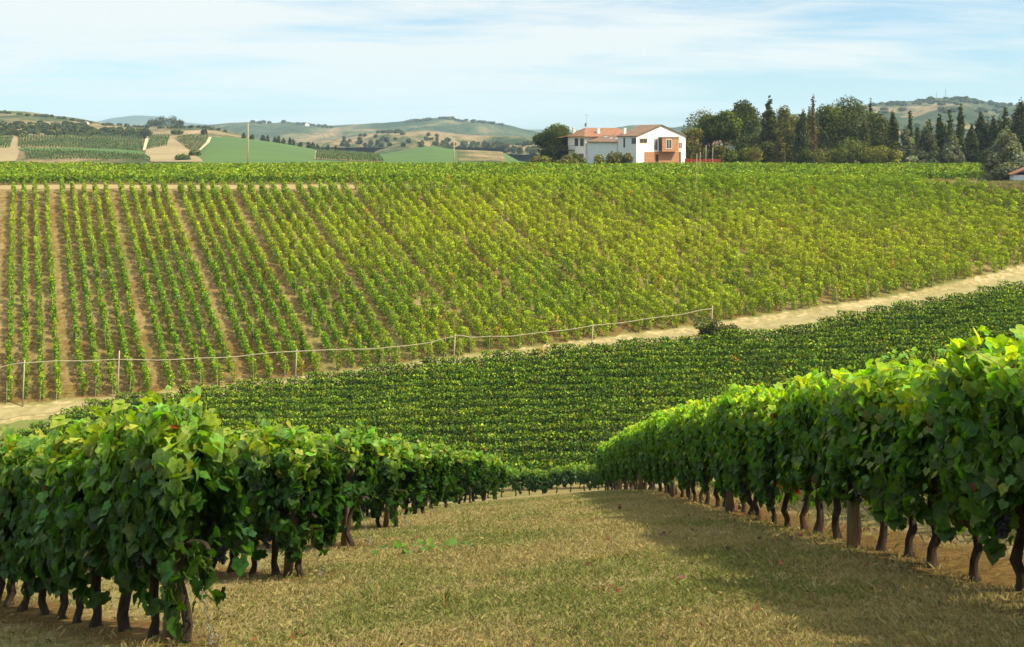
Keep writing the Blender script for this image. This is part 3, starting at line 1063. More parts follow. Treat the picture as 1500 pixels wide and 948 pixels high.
# ------------------------------------------------------------------ vineyard rows
def plant_cloud(base, nl, r, z0, z1, size, basecol, yellow, red, seed, up=0.35, ymix=(0.38, 0.41, 0.012), topy=0.10, along=None, tip_light_gain=1.1):
    """leaf cloud of many vine plants; base (n,3), r/z1 per plant arrays"""
    rg = np.random.default_rng(seed)
    n = len(base)
    i = np.repeat(np.arange(n), nl)
    N = len(i)
    u = rg.random(N)
    z = z0 + (z1[i] - z0) * u ** 0.85
    prof = np.where(u < 0.25, 0.55 + 1.8 * u, 1.0) * np.where(u > 0.7, 1.0 - 1.6 * (u - 0.7), 1.0)
    ang = rg.random(N) * 2 * math.pi
    rad = r[i] * prof * np.sqrt(rg.random(N)) * (0.85 + 0.3 * rg.random(N))
    off = np.stack([np.cos(ang) * rad, np.sin(ang) * rad], -1)
    if along is not None:
        off = off + (rg.random(N) - 0.5)[:, None] * np.array(along)[None]
    lean = rg.normal(0, 0.10, (n, 2))[i] * u[:, None]
    c = np.column_stack([base[i, 0] + off[:, 0] + lean[:, 0], base[i, 1] + off[:, 1] + lean[:, 1], base[i, 2] + z])
    nr = np.column_stack([np.cos(ang), np.sin(ang), np.full(N, up)]) + rg.normal(0, 0.55, (N, 3))
    tip = np.column_stack([np.cos(ang) * 0.5, np.sin(ang) * 0.5, np.full(N, -0.8)]) + rg.normal(0, 0.5, (N, 3))
    yl = np.asarray(yellow)
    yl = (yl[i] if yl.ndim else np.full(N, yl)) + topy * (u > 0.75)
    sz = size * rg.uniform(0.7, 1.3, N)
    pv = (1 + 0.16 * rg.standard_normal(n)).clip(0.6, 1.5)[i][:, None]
    col = greens(N, basecol, 0.22, yl, ymix, red, r=rg) * pv * np.interp(u, [0.62, 0.9], [1.0, tip_light_gain])[:, None]  # young tips paler, with top light painted into the upper leaves
    if red > 0:
        pr = rg.random(n) < red * 2.0
        m = pr[i] & (rg.random(N) < 0.55)
        col[m] = np.array((0.34, 0.22, 0.03)) * rg.uniform(0.6, 1.4, (m.sum(), 1))
    return leaves(DIA, c, nr, tip, sz, col)


def stems(base, h=0.5, r=0.03):
    n = len(base)
    th = np.array([0, 2.1, 4.2])
    ring = np.stack([np.cos(th) * r, np.sin(th) * r, 0 * th], -1)
    V = np.concatenate([base[:, None] + ring[None] + (0, 0, -0.05), base[:, None] + ring[None] * 0.8 + (0, 0, h)], 1)
    f = np.array([(0, 1, 4, 3), (1, 2, 5, 4), (2, 0, 3, 5)])
    F = (f[None] + (np.arange(n) * 6)[:, None, None]).reshape(-1, 4)
    return V.reshape(-1, 3), F


def row_object(name, base, nl, r, z0, z1, size, col, yellow, red, seed, stem_h=0.5, stem_r=0.03, ymix=(0.38, 0.41, 0.012), along=None, tip_light_gain=1.1):
    V, F, c = plant_cloud(base, nl, r, z0, z1, size, col, yellow, red, seed, ymix=ymix, along=along, tip_light_gain=tip_light_gain)
    SV, SF = stems(base, stem_h, stem_r)
    mm = mesh_np(name, np.concatenate([V, SV]), [F, SF + len(V)], [M_VINE_FAR, M_BARK], [0, 1], np.concatenate([c, np.full((len(SV), 3), 0.05)]))
    return mm


stake_mb = MB()
stake_mb.tube([(0, 0, -0.1), (0.01, 0, 1.0), (0, 0.01, 2.05)], [0.028, 0.026, 0.022], 5)
stake_src = None
HU = HB[:, 0] + 0.533 * HB[:, 1]
hrows = []
for bnd in range(0, 18):
    for i in range(5):
        u = -2.8 + 8.9 * bnd + 1.64 * i
        if bnd == 0 and i == 0:
            continue
        hrows.append((bnd, i, u))
rowdir = norm(np.array([[-0.533, 1.0]]))[0]
for k, (bnd, i, u) in enumerate(hrows):
    y0 = float(np.interp(u, HU, HB[:, 1])) + rng.uniform(0.0, 0.5)
    y1 = float(np.interp(u, [-10, 45, 80, 136, 142, 147, 155, 170], [138.6, 138.6, 144.0, 143.5, 138.5, 130, 126, 121]))
    n = int((y1 - y0) / 0.72)
    Y = y0 + (np.arange(n) + 0.15 * rng.standard_normal(n)) * (y1 - y0) / max(n - 1, 1)
    X = u - 0.533 * Y + 0.07 * rng.standard_normal(n)
    keep = (rng.random(n) > 0.03)
    X, Y = X[keep], Y[keep]
    base = np.column_stack([X, Y, T(X, Y)])
    w = np.clip((u + 2 + 0.25 * (Y - 110)) / 42, 0, 1)
    vig = fbm(X * 0.10, Y * 0.10, 31)
    r = (0.24 + 0.085 * w) * (0.75 + 0.5 * vig) * rng.uniform(0.85, 1.15, len(X))
    z1 = (1.62 + 0.45 * vig) * rng.uniform(0.82, 1.14, len(X))
    yel = np.clip(0.05 + 0.40 * (fbm(X * 0.045 + 3, Y * 0.07, 41, 3) - 0.40) * 2.0 + 0.34 * w * np.exp(-((Y - 124) / 11) ** 2) + 0.14 * w * np.exp(-((u - 95) / 40) ** 2), 0.02, 0.62)
    me = row_object('vine_row', base, 150, r, 0.10, z1, 0.175, (0.094, 0.200, 0.006), yel, 0.002 + 0.004 * float(w.mean()), 1000 + k, 0.55, 0.028, along=(-0.533 * 0.55, 0.55))
    ro = empty('vine_row', (0, 0, 0))
    link('foliage', me, ro)
    bandw = ORD[bnd] if bnd < len(ORD) else None
    if bnd == 0:
        lab = f'narrow vine row on the slope, {ORD[i - 1]} from the left edge of the hillside'
    elif bnd <= 10:
        lab = f'vine row, {ORD[i]} of the {ORD[bnd]} five-row strip from the left on the hillside'
    else:
        lab = 'dense vine row merging with its neighbours on the right half of the hillside'
    tag(ro, lab, 'vine row', 'vine rows up the hillside')
    nst = 7 if bnd < 6 else (1 if rng.random() < 0.5 else 0)
    for q in range(nst):
        if q == 0 and rng.random() > 0.35 and stake_src is not None:
            continue
        j = 0 if q == 0 else int((q + 0.3 * rng.random()) * len(X) / nst)
        j = min(j, len(X) - 1)
        if stake_src is None:
            stake_src = stake_mb.build('stake', M_STAKE, ro)
            so = stake_src
        else:
            so = stake_src.copy()
            COL.objects.link(so)
            so.parent = ro
        so.location = (X[j] - 0.05, Y[j] - (0.35 if q == 0 else 0.12), T(X[j], Y[j]))
        so.rotation_euler = (rng.normal(0, 0.05), rng.normal(0, 0.05), 0)
        so.scale = (1, 1, rng.uniform(0.9, 1.05))

# valley vineyard: long rows across the view
VR = []
v = 54.6
while v < 137:
    VR.append(v)
    v += 2.35
for k, v in enumerate(VR):
    Xs = np.arange(-60, 90, 0.8)
    Xs = Xs + rng.normal(0, 0.1, len(Xs))
    Ys = v - 0.28 * Xs + rng.normal(0, 0.06, len(Xs)) + 0.5 * (fbm(Xs * 0.05, Xs * 0 + k, 51) - 0.5)
    ok = (Ys < np.interp(Xs, MT[:, 0], MT[:, 1]) - 0.4) & (Xs > -0.56 * Ys - 3) & (Xs < 0.56 * Ys + 4) & (Ys > 50) & (Xs > -41 + 0.15 * (Ys - 86))
    if k == 0:
        ok &= (Xs < -13) | (Xs > 17)
    Xs, Ys = Xs[ok], Ys[ok]
    if len(Xs) < 8:
        continue
    base = np.column_stack([Xs, Ys, T(Xs, Ys)])
    vig = fbm(Xs * 0.15, Ys * 0.15, 61)
    r = (0.36 * (0.85 + 0.3 * vig)) * rng.uniform(0.9, 1.1, len(Xs))
    z1 = (1.60 + 0.35 * vig) * rng.uniform(0.95, 1.05, len(Xs))
    me = row_object('vine_row', base, 230 if v < 80 else 170, r, 0.30, z1, 0.15 if v < 80 else 0.18, (0.018, 0.060, 0.006), -0.04 + 0.12 * vig, 0.0005, 3000 + k, 0.6, 0.035, along=(0.95, -0.27), tip_light_gain=1.75)
    ro = empty('vine_row', (0, 0, 0))
    link('foliage', me, ro)
    if k == 0:
        lab = 'ends of the front row of dark vines on the valley floor'
    elif k < 12:
        lab = f'dark green vine row across the valley floor, {ORD[k]} up from its front row'
    else:
        lab = 'dark green vine row across the upper part of the valley vineyard below the track'
    tag(ro, lab, 'vine row', 'vine rows across the valley floor')

# plateau vineyard
py_ = np.arange(148.6, 206, 2.4)
for k, yv in enumerate(py_):
    Xs = np.arange(-0.6 * yv - 6, 0.6 * yv + 10, 0.95)
    Xs = Xs + rng.normal(0, 0.12, len(Xs))
    Ys = yv + rng.normal(0, 0.08, len(Xs)) + 0 * Xs
    ok = ~((Xs > 66 + 0.2 * (yv - 148)) & (yv < 162))
    Xs, Ys = Xs[ok], Ys[ok]
    base = np.column_stack([Xs, Ys, T(Xs, Ys)])
    vig = fbm(Xs * 0.12, Ys * 0.12, 71)
    r = 0.52 * (0.8 + 0.4 * vig)
    z1 = (1.45 + 0.35 * vig) * rng.uniform(0.93, 1.07, len(Xs))
    me = row_object('vine_row', base, 40 if yv < 165 else 28, r, 0.3, z1, 0.33 if yv < 165 else 0.42, (0.066, 0.145, 0.009), 0.12 + 0.2 * (vig - 0.5), 0.002, 4000 + k, 0.5, 0.04, along=(0.9, 0.0))
    ro = empty('vine_row', (0, 0, 0))
    link('foliage', me, ro)
    lab = 'front row of the level vineyard above the bare path at the slope top' if k == 0 else ('second row of the level vineyard above the bare path' if k == 1 else ('last row of the level vineyard just before the white house' if k == len(py_) - 1 else 'vine row inside the level vineyard between the slope top and the white house'))
    tag(ro, lab, 'vine row', 'vine rows on the plateau')

# ------------------------------------------------------------------ trees
def crown_lobes(kind, w, h, hb, rg):
    """ellipsoid lobes (centre, radii) filling a crown of width w from height hb to h"""
    L = []
    if kind == 'broad':
        n = 15
        for _ in range(n):
            a = rg.random() * 6.283
            t = rg.random()
            zc = hb + (h - hb) * (0.12 + 0.78 * t)
            env = w / 2 * math.sqrt(max(0.05, 1 - (2 * (t - 0.42)) ** 2 * 0.8))
            rr = env * 0.72 * math.sqrt(rg.random())
            s = w * rg.uniform(0.14, 0.24)
            L.append((rr * math.cos(a), rr * math.sin(a), zc, s, s, s * rg.uniform(0.75, 1.0)))
        L.append((0, 0, h - w * 0.16, w * 0.17, w * 0.17, w * 0.17))
        L.append((0, 0, (h + hb) / 2, w * 0.36, w * 0.36, (h - hb) * 0.42))
        L.append((0, 0, h * 0.2, w * 0.36, w * 0.36, h * 0.2))
    elif kind == 'pine':
        for _ in range(16):
            a = rg.random() * 6.283
            t = rg.random()
            env = w / 2 * (0.75 if t > 0.75 else 1.0) * (0.7 if t < 0.15 else 1.0)
            rr = env * 0.75 * math.sqrt(rg.random())
            s = w * rg.uniform(0.12, 0.20)
            L.append((rr * math.cos(a), rr * math.sin(a), hb + (h - hb) * (0.1 + 0.82 * t), s, s, s * 0.75))
        L.append((0, 0, (h + hb) / 2, w * 0.42, w * 0.42, (h - hb) * 0.46))
    elif kind == 'cypress':
        n = 22
        for j in range(n):
            t = (j + 0.5) / n
            env = w / 2 * min(1.0, 0.55 + 2.2 * t) * (1 - t ** 2.2) ** 0.8
            for _ in range(2):
                a = rg.random() * 6.283
                rr = env * rg.uniform(0.15, 0.55)
                s = max(env * rg.uniform(0.40, 0.60), 0.18)
                L.append((rr * math.cos(a), rr * math.sin(a), hb + (h - hb) * t, s, s, (h - hb) * 0.075 + s * 0.6))
    elif kind == 'conifer':
        n = 26
        for j in range(n):
            t = (j + 0.5) / n
            env = w / 2 * (1 - t) ** 0.75
            for _ in range(2):
                a = rg.random() * 6.283
                rr = env * rg.uniform(0.3, 0.75)
                s = max(env * rg.uniform(0.30, 0.48), 0.2)
                L.append((rr * math.cos(a), rr * math.sin(a), hb + (h - hb) * t, s, s, s * 0.8))
    elif kind == 'bush':
        for _ in range(9):
            a = rg.random() * 6.283
            rr = w * 0.32 * math.sqrt(rg.random())
            s = w * rg.uniform(0.18, 0.28)
            L.append((rr * math.cos(a), rr * math.sin(a), h * rg.uniform(0.25, 0.78), s, s, min(s, h * 0.3)))
    return np.array(L)


def tree(name, x, y, z, w, h, kind, col, label, group=None, hb=None, nl=3600, size=0.42, seed=1, cat='tree', trunk_r=None, yellow=0.14, lean=0.0):
    rg = np.random.default_rng(seed)
    root = empty(name, (x, y, z))
    tag(root, label, cat, group)
    w = w * {'broad': 1.6, 'cypress': 1.6, 'conifer': 1.5, 'bush': 1.4, 'pine': 1.15}[kind]
    nl = int(nl * 2.3)
    hb = (0.0 * h if kind == 'broad' else 0.01 * h) if hb is None else hb
    L = crown_lobes(kind, w, h, hb, rg)
    wgt = (L[:, 3] * L[:, 4] * L[:, 5]) ** 0.67
    i = rg.choice(len(L), nl, p=wgt / wgt.sum())
    d = norm(rg.normal(0, 1, (nl, 3)))
    rad = 0.55 + 0.5 * rg.random(nl) ** 0.6
    c = L[i, :3] + d * L[i, 3:6] * rad[:, None]
    c[:, 0] += lean * c[:, 2]
    c += rg.normal(0, size * 0.35, (nl, 3))
    c[:, 2] = np.maximum(c[:, 2], 0.05)
    up = 1.2 if kind in ('cypress',) else 0.1
    tip = d * (0.6 if up < 1 else 0.15) + np.array([0, 0, up if up > 1 else -0.3]) + rg.normal(0, 0.45, (nl, 3))
    tone = (1 + 0.28 * rg.standard_normal(len(L))).clip(0.55, 1.6)[i][:, None]
    V, F, cc = leaves(DIA, c, d + rg.normal(0, 0.6, (nl, 3)) + (0, 0, 0.25), tip, size * rg.uniform(0.6, 1.4, nl), greens(nl, col, 0.25, yellow, (0.20, 0.17, 0.04), r=rg) * tone)
    link('crown', mesh_np('crown', V, [F], M_TREE, col=cc), root)
    tr = trunk_r or max(0.06, 0.022 * h)
    mb = MB()
    top = hb + (h - hb) * (0.8 if kind in ('cypress', 'conifer') else 0.5)
    P_ = [(lean * zz + rg.normal(0, 0.02 * w), rg.normal(0, 0.02 * w), zz) for zz in np.linspace(-0.2, top, 6)]
    mb.tube(P_, np.linspace(tr * 1.25, tr * 0.35, 6), 7)
    if kind in ('broad', 'pine', 'bush'):
        big = np.argsort(-wgt)[:9]
        for q in big:
            a0 = np.array(P_[2 if rg.random() < 0.5 else 3])
            b0 = L[q, :3]
            m0 = (a0 + b0) / 2 + (0, 0, -0.06 * h)
            mb.tube([a0, m0, b0], [tr * 0.55, tr * 0.38, tr * 0.15], 5, cap=False)
    mb.build('trunk', M_TBARK, root, smooth=True)
    return root


def tree_px(name, xc, ytop, wpx, D, kind, col, label, group=None, ybase=None, **kw):
    X, Y, _ = px(xc, 0, D)
    z = float(T(X, Y)) if ybase is None else -(ybase - HY) / FPX * D
    ztop = -(ytop - HY) / FPX * D
    return tree(name, X, Y, z, wpx / FPX * D, ztop - z, kind, col, label, group, seed=int(xc * 7 + D), **kw)


DKG = (0.038, 0.068, 0.012)
MDG = (0.075, 0.102, 0.018)
LTG = (0.130, 0.145, 0.028)
OLG = (0.105, 0.115, 0.030)
CYP = (0.026, 0.046, 0.014)
SLV = (0.13, 0.16, 0.105)
GT = 'trees behind the level vineyard'
tree_px('stone_pine', 814, 181, 52, 250, 'pine', (0.042, 0.082, 0.014), 'dense rounded dark green pine left of the old farmhouse', hb=0.4, nl=5200, size=0.42)
tree_px('broadleaf_tree', 1032, 160, 60, 250, 'broad', OLG, 'olive green spreading tree just right of the white house roof', GT)
tree_px('broadleaf_tree', 1016, 189, 30, 231, 'broad', (0.12, 0.12, 0.032), 'small pale yellowish tree against the right corner of the white house', GT, nl=1600)
tree_px('broadleaf_tree', 1090, 148, 46, 244, 'broad', DKG, 'dark upright leafy tree standing right of the hidden cottage', GT, nl=4400)
tree_px('broadleaf_tree', 1060, 166, 34, 230, 'broad', DKG, 'dark tree with a high crown standing over the half hidden white cottage', GT, hb=5.8)
tree_px('broadleaf_tree', 1040, 170, 30, 233, 'broad', DKG, 'dark tree between the white house and the half hidden cottage', GT, hb=5.2, nl=2200)
tree_px('cypress_tree', 1127, 140, 34, 236, 'conifer', (0.040, 0.055, 0.018), 'tall pointed conifer highest left of the bare red-brown one', GT, nl=4800, hb=0.5)
tree_px('broadleaf_tree', 1149, 155, 30, 246, 'broad', OLG, 'loose olive tree pressed against the tall pointed conifer', GT, nl=2600)
tree_px('cypress_tree', 1143, 192, 12, 230, 'cypress', (0.10, 0.085, 0.035), 'short brownish cypress in front of the tall pointed conifer', GT, nl=900)
tree_px('cypress_tree', 1176, 163, 24, 238, 'cypress', (0.032, 0.050, 0.018), 'dark green conifer immediately left of the bare red-brown one', GT, nl=2600)
tree_px('dead_cypress', 1191, 144, 5.5, 232, 'cypress', (0.13, 0.085, 0.045), 'thin bare red-brown cypress with a needle-like top', GT, nl=500, hb=2.0)
tree_px('cypress_tree', 1186, 160, 14, 240, 'cypress', OLG, 'slim olive cypress touching the bare red-brown one', GT, nl=1400)
tree_px('broadleaf_tree', 1212, 155, 42, 246, 'broad', MDG, 'rounded green tree right of the bare red-brown cypress', GT, nl=3600)
tree_px('broadleaf_tree', 1246, 143, 66, 248, 'broad', (0.055, 0.082, 0.020), 'largest broad green tree with the domed crown', GT, nl=6000)
tree_px('broadleaf_tree', 1282, 164, 44, 240, 'broad', (0.065, 0.090, 0.022), 'drooping mid green tree on the right shoulder of the largest tree', GT, nl=3600)
tree_px('cypress_tree', 1275, 149, 8, 256, 'cypress', CYP, 'dark cypress tip poking up behind the largest broad tree', GT, nl=900)
tree_px('cypress_tree', 1267, 176, 11, 232, 'cypress', (0.06, 0.07, 0.024), 'slim yellowish cypress in front of the largest broad tree', GT, nl=1000)
tree_px('cypress_tree', 1308, 165, 16, 232, 'cypress', (0.042, 0.055, 0.018), 'single brown-green cypress right of the broad trees', GT, nl=2200)
tree_px('cypress_tree', 1333, 164, 9, 250, 'cypress', CYP, 'dark cypress tip behind the left grey conifer', GT, nl=1200)
tree_px('grey_conifer', 1327, 184, 30, 232, 'conifer', SLV, 'silvery grey conifer, leftmost of the three grey ones', GT, nl=2600)
tree_px('grey_conifer', 1358, 178, 34, 232, 'conifer', (0.065, 0.085, 0.055), 'silvery grey conifer, middle of the three grey ones', GT, nl=2800)
tree_px('cypress_tree', 1362, 178, 9, 244, 'cypress', CYP, 'thin dark cypress behind the middle grey conifer', GT, nl=900)
tree_px('cypress_tree', 1376, 171, 16, 235, 'cypress', CYP, 'black-green cypress between the middle and right grey conifers', GT, nl=2200)
tree_px('cypress_tree', 1391, 160, 20, 244, 'conifer', CYP, 'ragged dark conifer behind the right grey conifer', GT, nl=2000)
tree_px('grey_conifer', 1395, 189, 26, 229, 'conifer', SLV, 'silvery grey conifer, rightmost of the three grey ones', GT, nl=2200)
tree_px('cypress_tree', 1407, 158, 12, 232, 'cypress', CYP, 'narrow tall cypress left of the pale gap in the tree line', GT, nl=2200)
tree_px('cypress_tree', 1423, 184, 16, 234, 'cypress', CYP, 'short dark cypress right of the pale gap in the tree line', GT, nl=1800)
tree_px('cypress_tree', 1437, 166, 22, 238, 'cypress', (0.026, 0.042, 0.018), 'broad dark cypress, second right of the pale gap', GT, nl=2800)
tree_px('cypress_tree', 1455, 172, 14, 236, 'cypress', CYP, 'dark cypress just left of the near silver tree', GT, nl=1800)
tree_px('cypress_tree', 1473, 157, 20, 234, 'conifer', (0.026, 0.042, 0.018), 'dark conifer rising directly behind the near silver tree', GT, nl=2600)
tree_px('cypress_tree', 1497, 149, 26, 226, 'cypress', (0.030, 0.046, 0.016), 'tallest thick cypress at the far right end', GT, nl=3800)
tree_px('silver_tree', 1474, 186, 66, 149, 'conifer', (0.14, 0.17, 0.115), 'large silvery blue-green tree nearest, beside the outbuilding', None, nl=9000, size=0.34, hb=0.3)
for xc, yt, wp, kd, lab in ((1112, 166, 40, 'broad', 'dark tree filling the gap behind the tall pointed conifer'), (1163, 170, 40, 'broad', 'dark tree mass behind the conifers left of the bare cypress'), (1200, 164, 36, 'broad', 'dark tree behind the bare red-brown cypress'), (1228, 158, 40, 'broad', 'dark tree behind the two rounded green trees'), (1296, 178, 30, 'broad', 'dark low tree behind the drooping tree'), (1344, 186, 16, 'cypress', 'short black-green cypress behind the gap of the first two grey conifers'), (1384, 183, 16, 'cypress', 'short black-green cypress behind the rightmost grey conifer'), (1447, 180, 16, 'cypress', 'dark cypress filling behind the broad dark cypress'), (1464, 172, 16, 'cypress', 'dark cypress behind the silver tree, left one'), (1485, 166, 18, 'cypress', 'dark cypress behind the silver tree, right one')):
    tree_px('broadleaf_tree' if kd == 'broad' else 'cypress_tree', xc, yt, wp, 262, kd, (0.040, 0.062, 0.016), lab, GT, nl=1800)
GB = 'bushes along the foot of the tree line'
for xc, yt, wp, D_, c_, lab in (
        (1100, 213, 28, 226, LTG, 'pale green bush below the dark upright tree'),
        (1053, 209, 13, 210, (0.13, 0.12, 0.03), 'yellow-green sapling in front of the hidden cottage'),
        (1205, 214, 36, 226, OLG, 'olive bush below the bare red-brown cypress'),
        (1246, 194, 40, 228, (0.075, 0.105, 0.025), 'tall light green bush below the largest broad tree'),
        (1228, 216, 26, 224, MDG, 'low green bush left of the tall light green bush'),
        (1278, 214, 30, 224, LTG, 'low pale bush below the drooping tree'),
        (1304, 218, 20, 225, LTG, 'small pale bush below the single brown-green cypress'),
        (1180, 220, 24, 228, DKG, 'dark low bush below the conifers'),
        (1066, 222, 22, 224, DKG, 'dark low bush between the sapling and the dark upright tree'),
        (902, 223, 22, 206, (0.10, 0.105, 0.03), 'ragged yellow-green shrub by the annex wall'),
        (880, 225, 18, 206, (0.10, 0.105, 0.03), 'low yellowish shrub at the left end of the annex wall'),
        (919, 222, 12, 205, (0.13, 0.115, 0.035), 'upright pale shrub against the shaded house wall'),
        (846, 226, 18, 212, DKG, 'dark shrub below the old farmhouse windows'),
        (826, 227, 30, 206, OLG, 'olive undergrowth below the pine'),
        (795, 228, 24, 210, OLG, 'low olive scrub left of the pine')):
    tree_px('bush', xc, yt, wp, D_, 'bush', c_, lab, GB, nl=700, size=0.36, cat='bush')
# bush beside the track and the last hose post
bx_, by_, _ = ground_at(1053, 499)
tree('bush', bx_, by_, float(T(bx_, by_)), 3.3, 2.3, 'bush', (0.040, 0.062, 0.020), 'dark round bush beside the track at the end of the hose', None, nl=2400, size=0.17, seed=5, cat='bush')

# trees on the distant hills
GH = 'trees on the distant hill'


def far_tree(hseed, xc, yb, ytop, wpx, kind, col, label, name, group=GH, nl=350, cat='tree'):
    X, Y, Z = on_hill(hseed, xc, yb)
    s = FPX / Y
    tree(name, X, Y, Z - 0.3, wpx / s, (yb - ytop) / s, kind, col, label, group, nl=nl, size=max(0.9, 1.3 / s), seed=int(xc * 3 + yb), cat=cat)


for xc, w_, yt, lab in ((222, 14, 176, 'small dark tree at the left end of the crest clump'), (236, 20, 171, 'large round tree in the crest clump'), (252, 18, 172, 'second large round tree in the crest clump'), (263, 10, 174, 'small tree at the right end of the crest clump')):
    far_tree(140, xc, 184.5, yt, w_, 'broad', (0.035, 0.052, 0.022), lab, 'broadleaf_tree')
far_tree(140, 211, 203, 188, 16, 'broad', (0.028, 0.045, 0.018), 'dark tree at the right corner of the long striped vineyard', 'broadleaf_tree')
far_tree(140, 267, 235, 225, 15, 'bush', DKG, 'dark bush at the foot of the distant hay field', 'bush', cat='bush')
far_tree(140, 284, 229, 219, 11, 'bush', DKG, 'dark bush where the pale track meets the green field', 'bush', cat='bush')
far_tree(140, 258, 197, 190, 14, 'bush', DKG, 'rounded bush above the small square vineyard', 'bush', cat='bush')
for q, xc in enumerate((297, 301)):
    far_tree(140, xc, 197.5, 188, 3.4, 'cypress', CYP, ('left' if q == 0 else 'right') + ' of two small cypresses above the green field', 'cypress_tree', nl=160)
for q, (xc, yb, h_) in enumerate(((357, 202, 6), (369, 204, 6), (385, 206, 7), (392, 207, 7), (403, 208.5, 7), (408, 209.5, 9), (415, 210, 7), (425, 212, 9), (429, 212.5, 7), (440, 215, 6), (452, 217, 8), (458, 218, 9), (465, 219, 7), (480, 221, 8), (492, 222, 8))):
    far_tree(150, xc, yb, yb - h_ - 1, 4.2, 'cypress', CYP, f'small far cypress, {ORD[q]} from the left along the green field crest', 'cypress_tree', 'cypresses along the green field crest', nl=160)
for q, (xc, yb, h_, w_) in enumerate(((640, 213, 8, 6), (652, 215, 10, 7), (690, 219, 11, 8), (708, 220, 13, 6), (715, 221, 14, 6), (722, 221, 12, 6), (733, 222, 13, 6), (742, 223, 12, 5), (752, 224, 12, 6), (762, 225, 10, 8), (780, 226, 10, 10))):
    far_tree(130, xc, yb, yb - h_, w_, 'cypress', (0.028, 0.042, 0.020), f'dark cypress, {ORD[q]} from the left in the far valley below the badlands', 'cypress_tree', 'cypresses in the far valley', nl=220)


def far_wood(hseed, spots, col, label, size=2.2, nl=70):
    Z = HILLS[hseed][0]
    Vs, Fs, Cs, o = [], [], [], 0
    for (xc, yb, w_, h_) in spots:
        X, Y, zz = on_hill(hseed, xc, yb)
        s = FPX / Y
        d = norm(rng.normal(0, 1, (nl, 3)))
        c_ = np.array([X, Y, zz + h_ / s * 0.45]) + d * np.array([w_ / s / 2, w_ / s / 2, h_ / s * 0.55]) * (0.6 + 0.45 * rng.random((nl, 1)))
        V, F, c = leaves(DIA, c_, d + (0, 0, 0.3), rng.normal(0, 1, (nl, 3)), size * rng.uniform(0.6, 1.3, nl), greens(nl, np.array(col) * rng.uniform(0.7, 1.4), 0.2))
        Vs.append(V)
        Fs.append(F + o)
        Cs.append(c)
        o += len(V)
    ob_ = link('far_wood', mesh_np('far_wood', np.concatenate(Vs), [np.concatenate(Fs)], M_TREE, col=np.concatenate(Cs)))
    tag(ob_, label, 'wood', kind='stuff')


sp_ = []
for _ in range(230):
    x_ = rng.uniform(-40, 215)
    y_ = rng.uniform(184, 200) if x_ < 130 else rng.uniform(192, 199.5)
    sp_.append((x_, y_, rng.uniform(5, 11), rng.uniform(4, 8)))
for _ in range(60):
    x_ = rng.uniform(-30, 330)
    yb_ = np.interp(x_, [0, 80, 150, 215, 300, 330], [164.5, 171.5, 182, 186.5, 186.5, 192])
    sp_.append((x_, yb_ + rng.uniform(0.5, 2.0), rng.uniform(4, 8), rng.uniform(2, 4)))
far_wood(140, sp_, (0.030, 0.045, 0.018), 'dark woodland belt on the distant hill above the striped vineyards')
sp_ = [(rng.uniform(553, 588), rng.uniform(193.5, 195.5), rng.uniform(4, 7), rng.uniform(3, 5)) for _ in range(14)]
sp_ += [(rng.uniform(640, 790), rng.uniform(210, 224), rng.uniform(5, 11), rng.uniform(4, 8)) for _ in range(70)]
sp_ += [(rng.uniform(500, 660), rng.uniform(205, 216), rng.uniform(4, 8), rng.uniform(4, 8)) for _ in range(30)]
sp_ += [(rng.uniform(520, 700), rng.uniform(197, 207), rng.uniform(4, 7), rng.uniform(3, 6)) for _ in range(16)]
far_wood(130, sp_, (0.032, 0.045, 0.022), 'scattered dark woods in the gullies of the far tan hills', 2.6)
sp_ = [(x_, float(np.interp(x_, [372, 420, 480, 600, 652, 700, 735], [179.5, 179, 186, 178, 173, 178, 183])) + rng.uniform(0.5, 2), rng.uniform(5, 10), rng.uniform(2.5, 4)) for x_ in list(rng.uniform(366, 486, 20)) + list(rng.uniform(590, 735, 36))]
far_wood(110, sp_, (0.026, 0.038, 0.020), 'dark tree line along the crest of the farthest ridge', 4.5)
sp_ = [(x_, float(np.interp(x_, [1165, 1225, 1280, 1340, 1362, 1385, 1412, 1438, 1500], [177, 161, 152, 148, 143.5, 144, 142.5, 148, 154])) + rng.uniform(0, 3) + 8 * rng.random() ** 2, rng.uniform(6, 12), rng.uniform(2.5, 4.5)) for x_ in rng.uniform(1165, 1530, 110)]
sp_ += [(rng.uniform(1270, 1500), rng.uniform(160, 200), rng.uniform(6, 14), rng.uniform(2.5, 4.5)) for _ in range(45)]
far_wood(120, sp_, (0.026, 0.042, 0.022), 'dark woods scattered over the hill with the masts', 3.6)

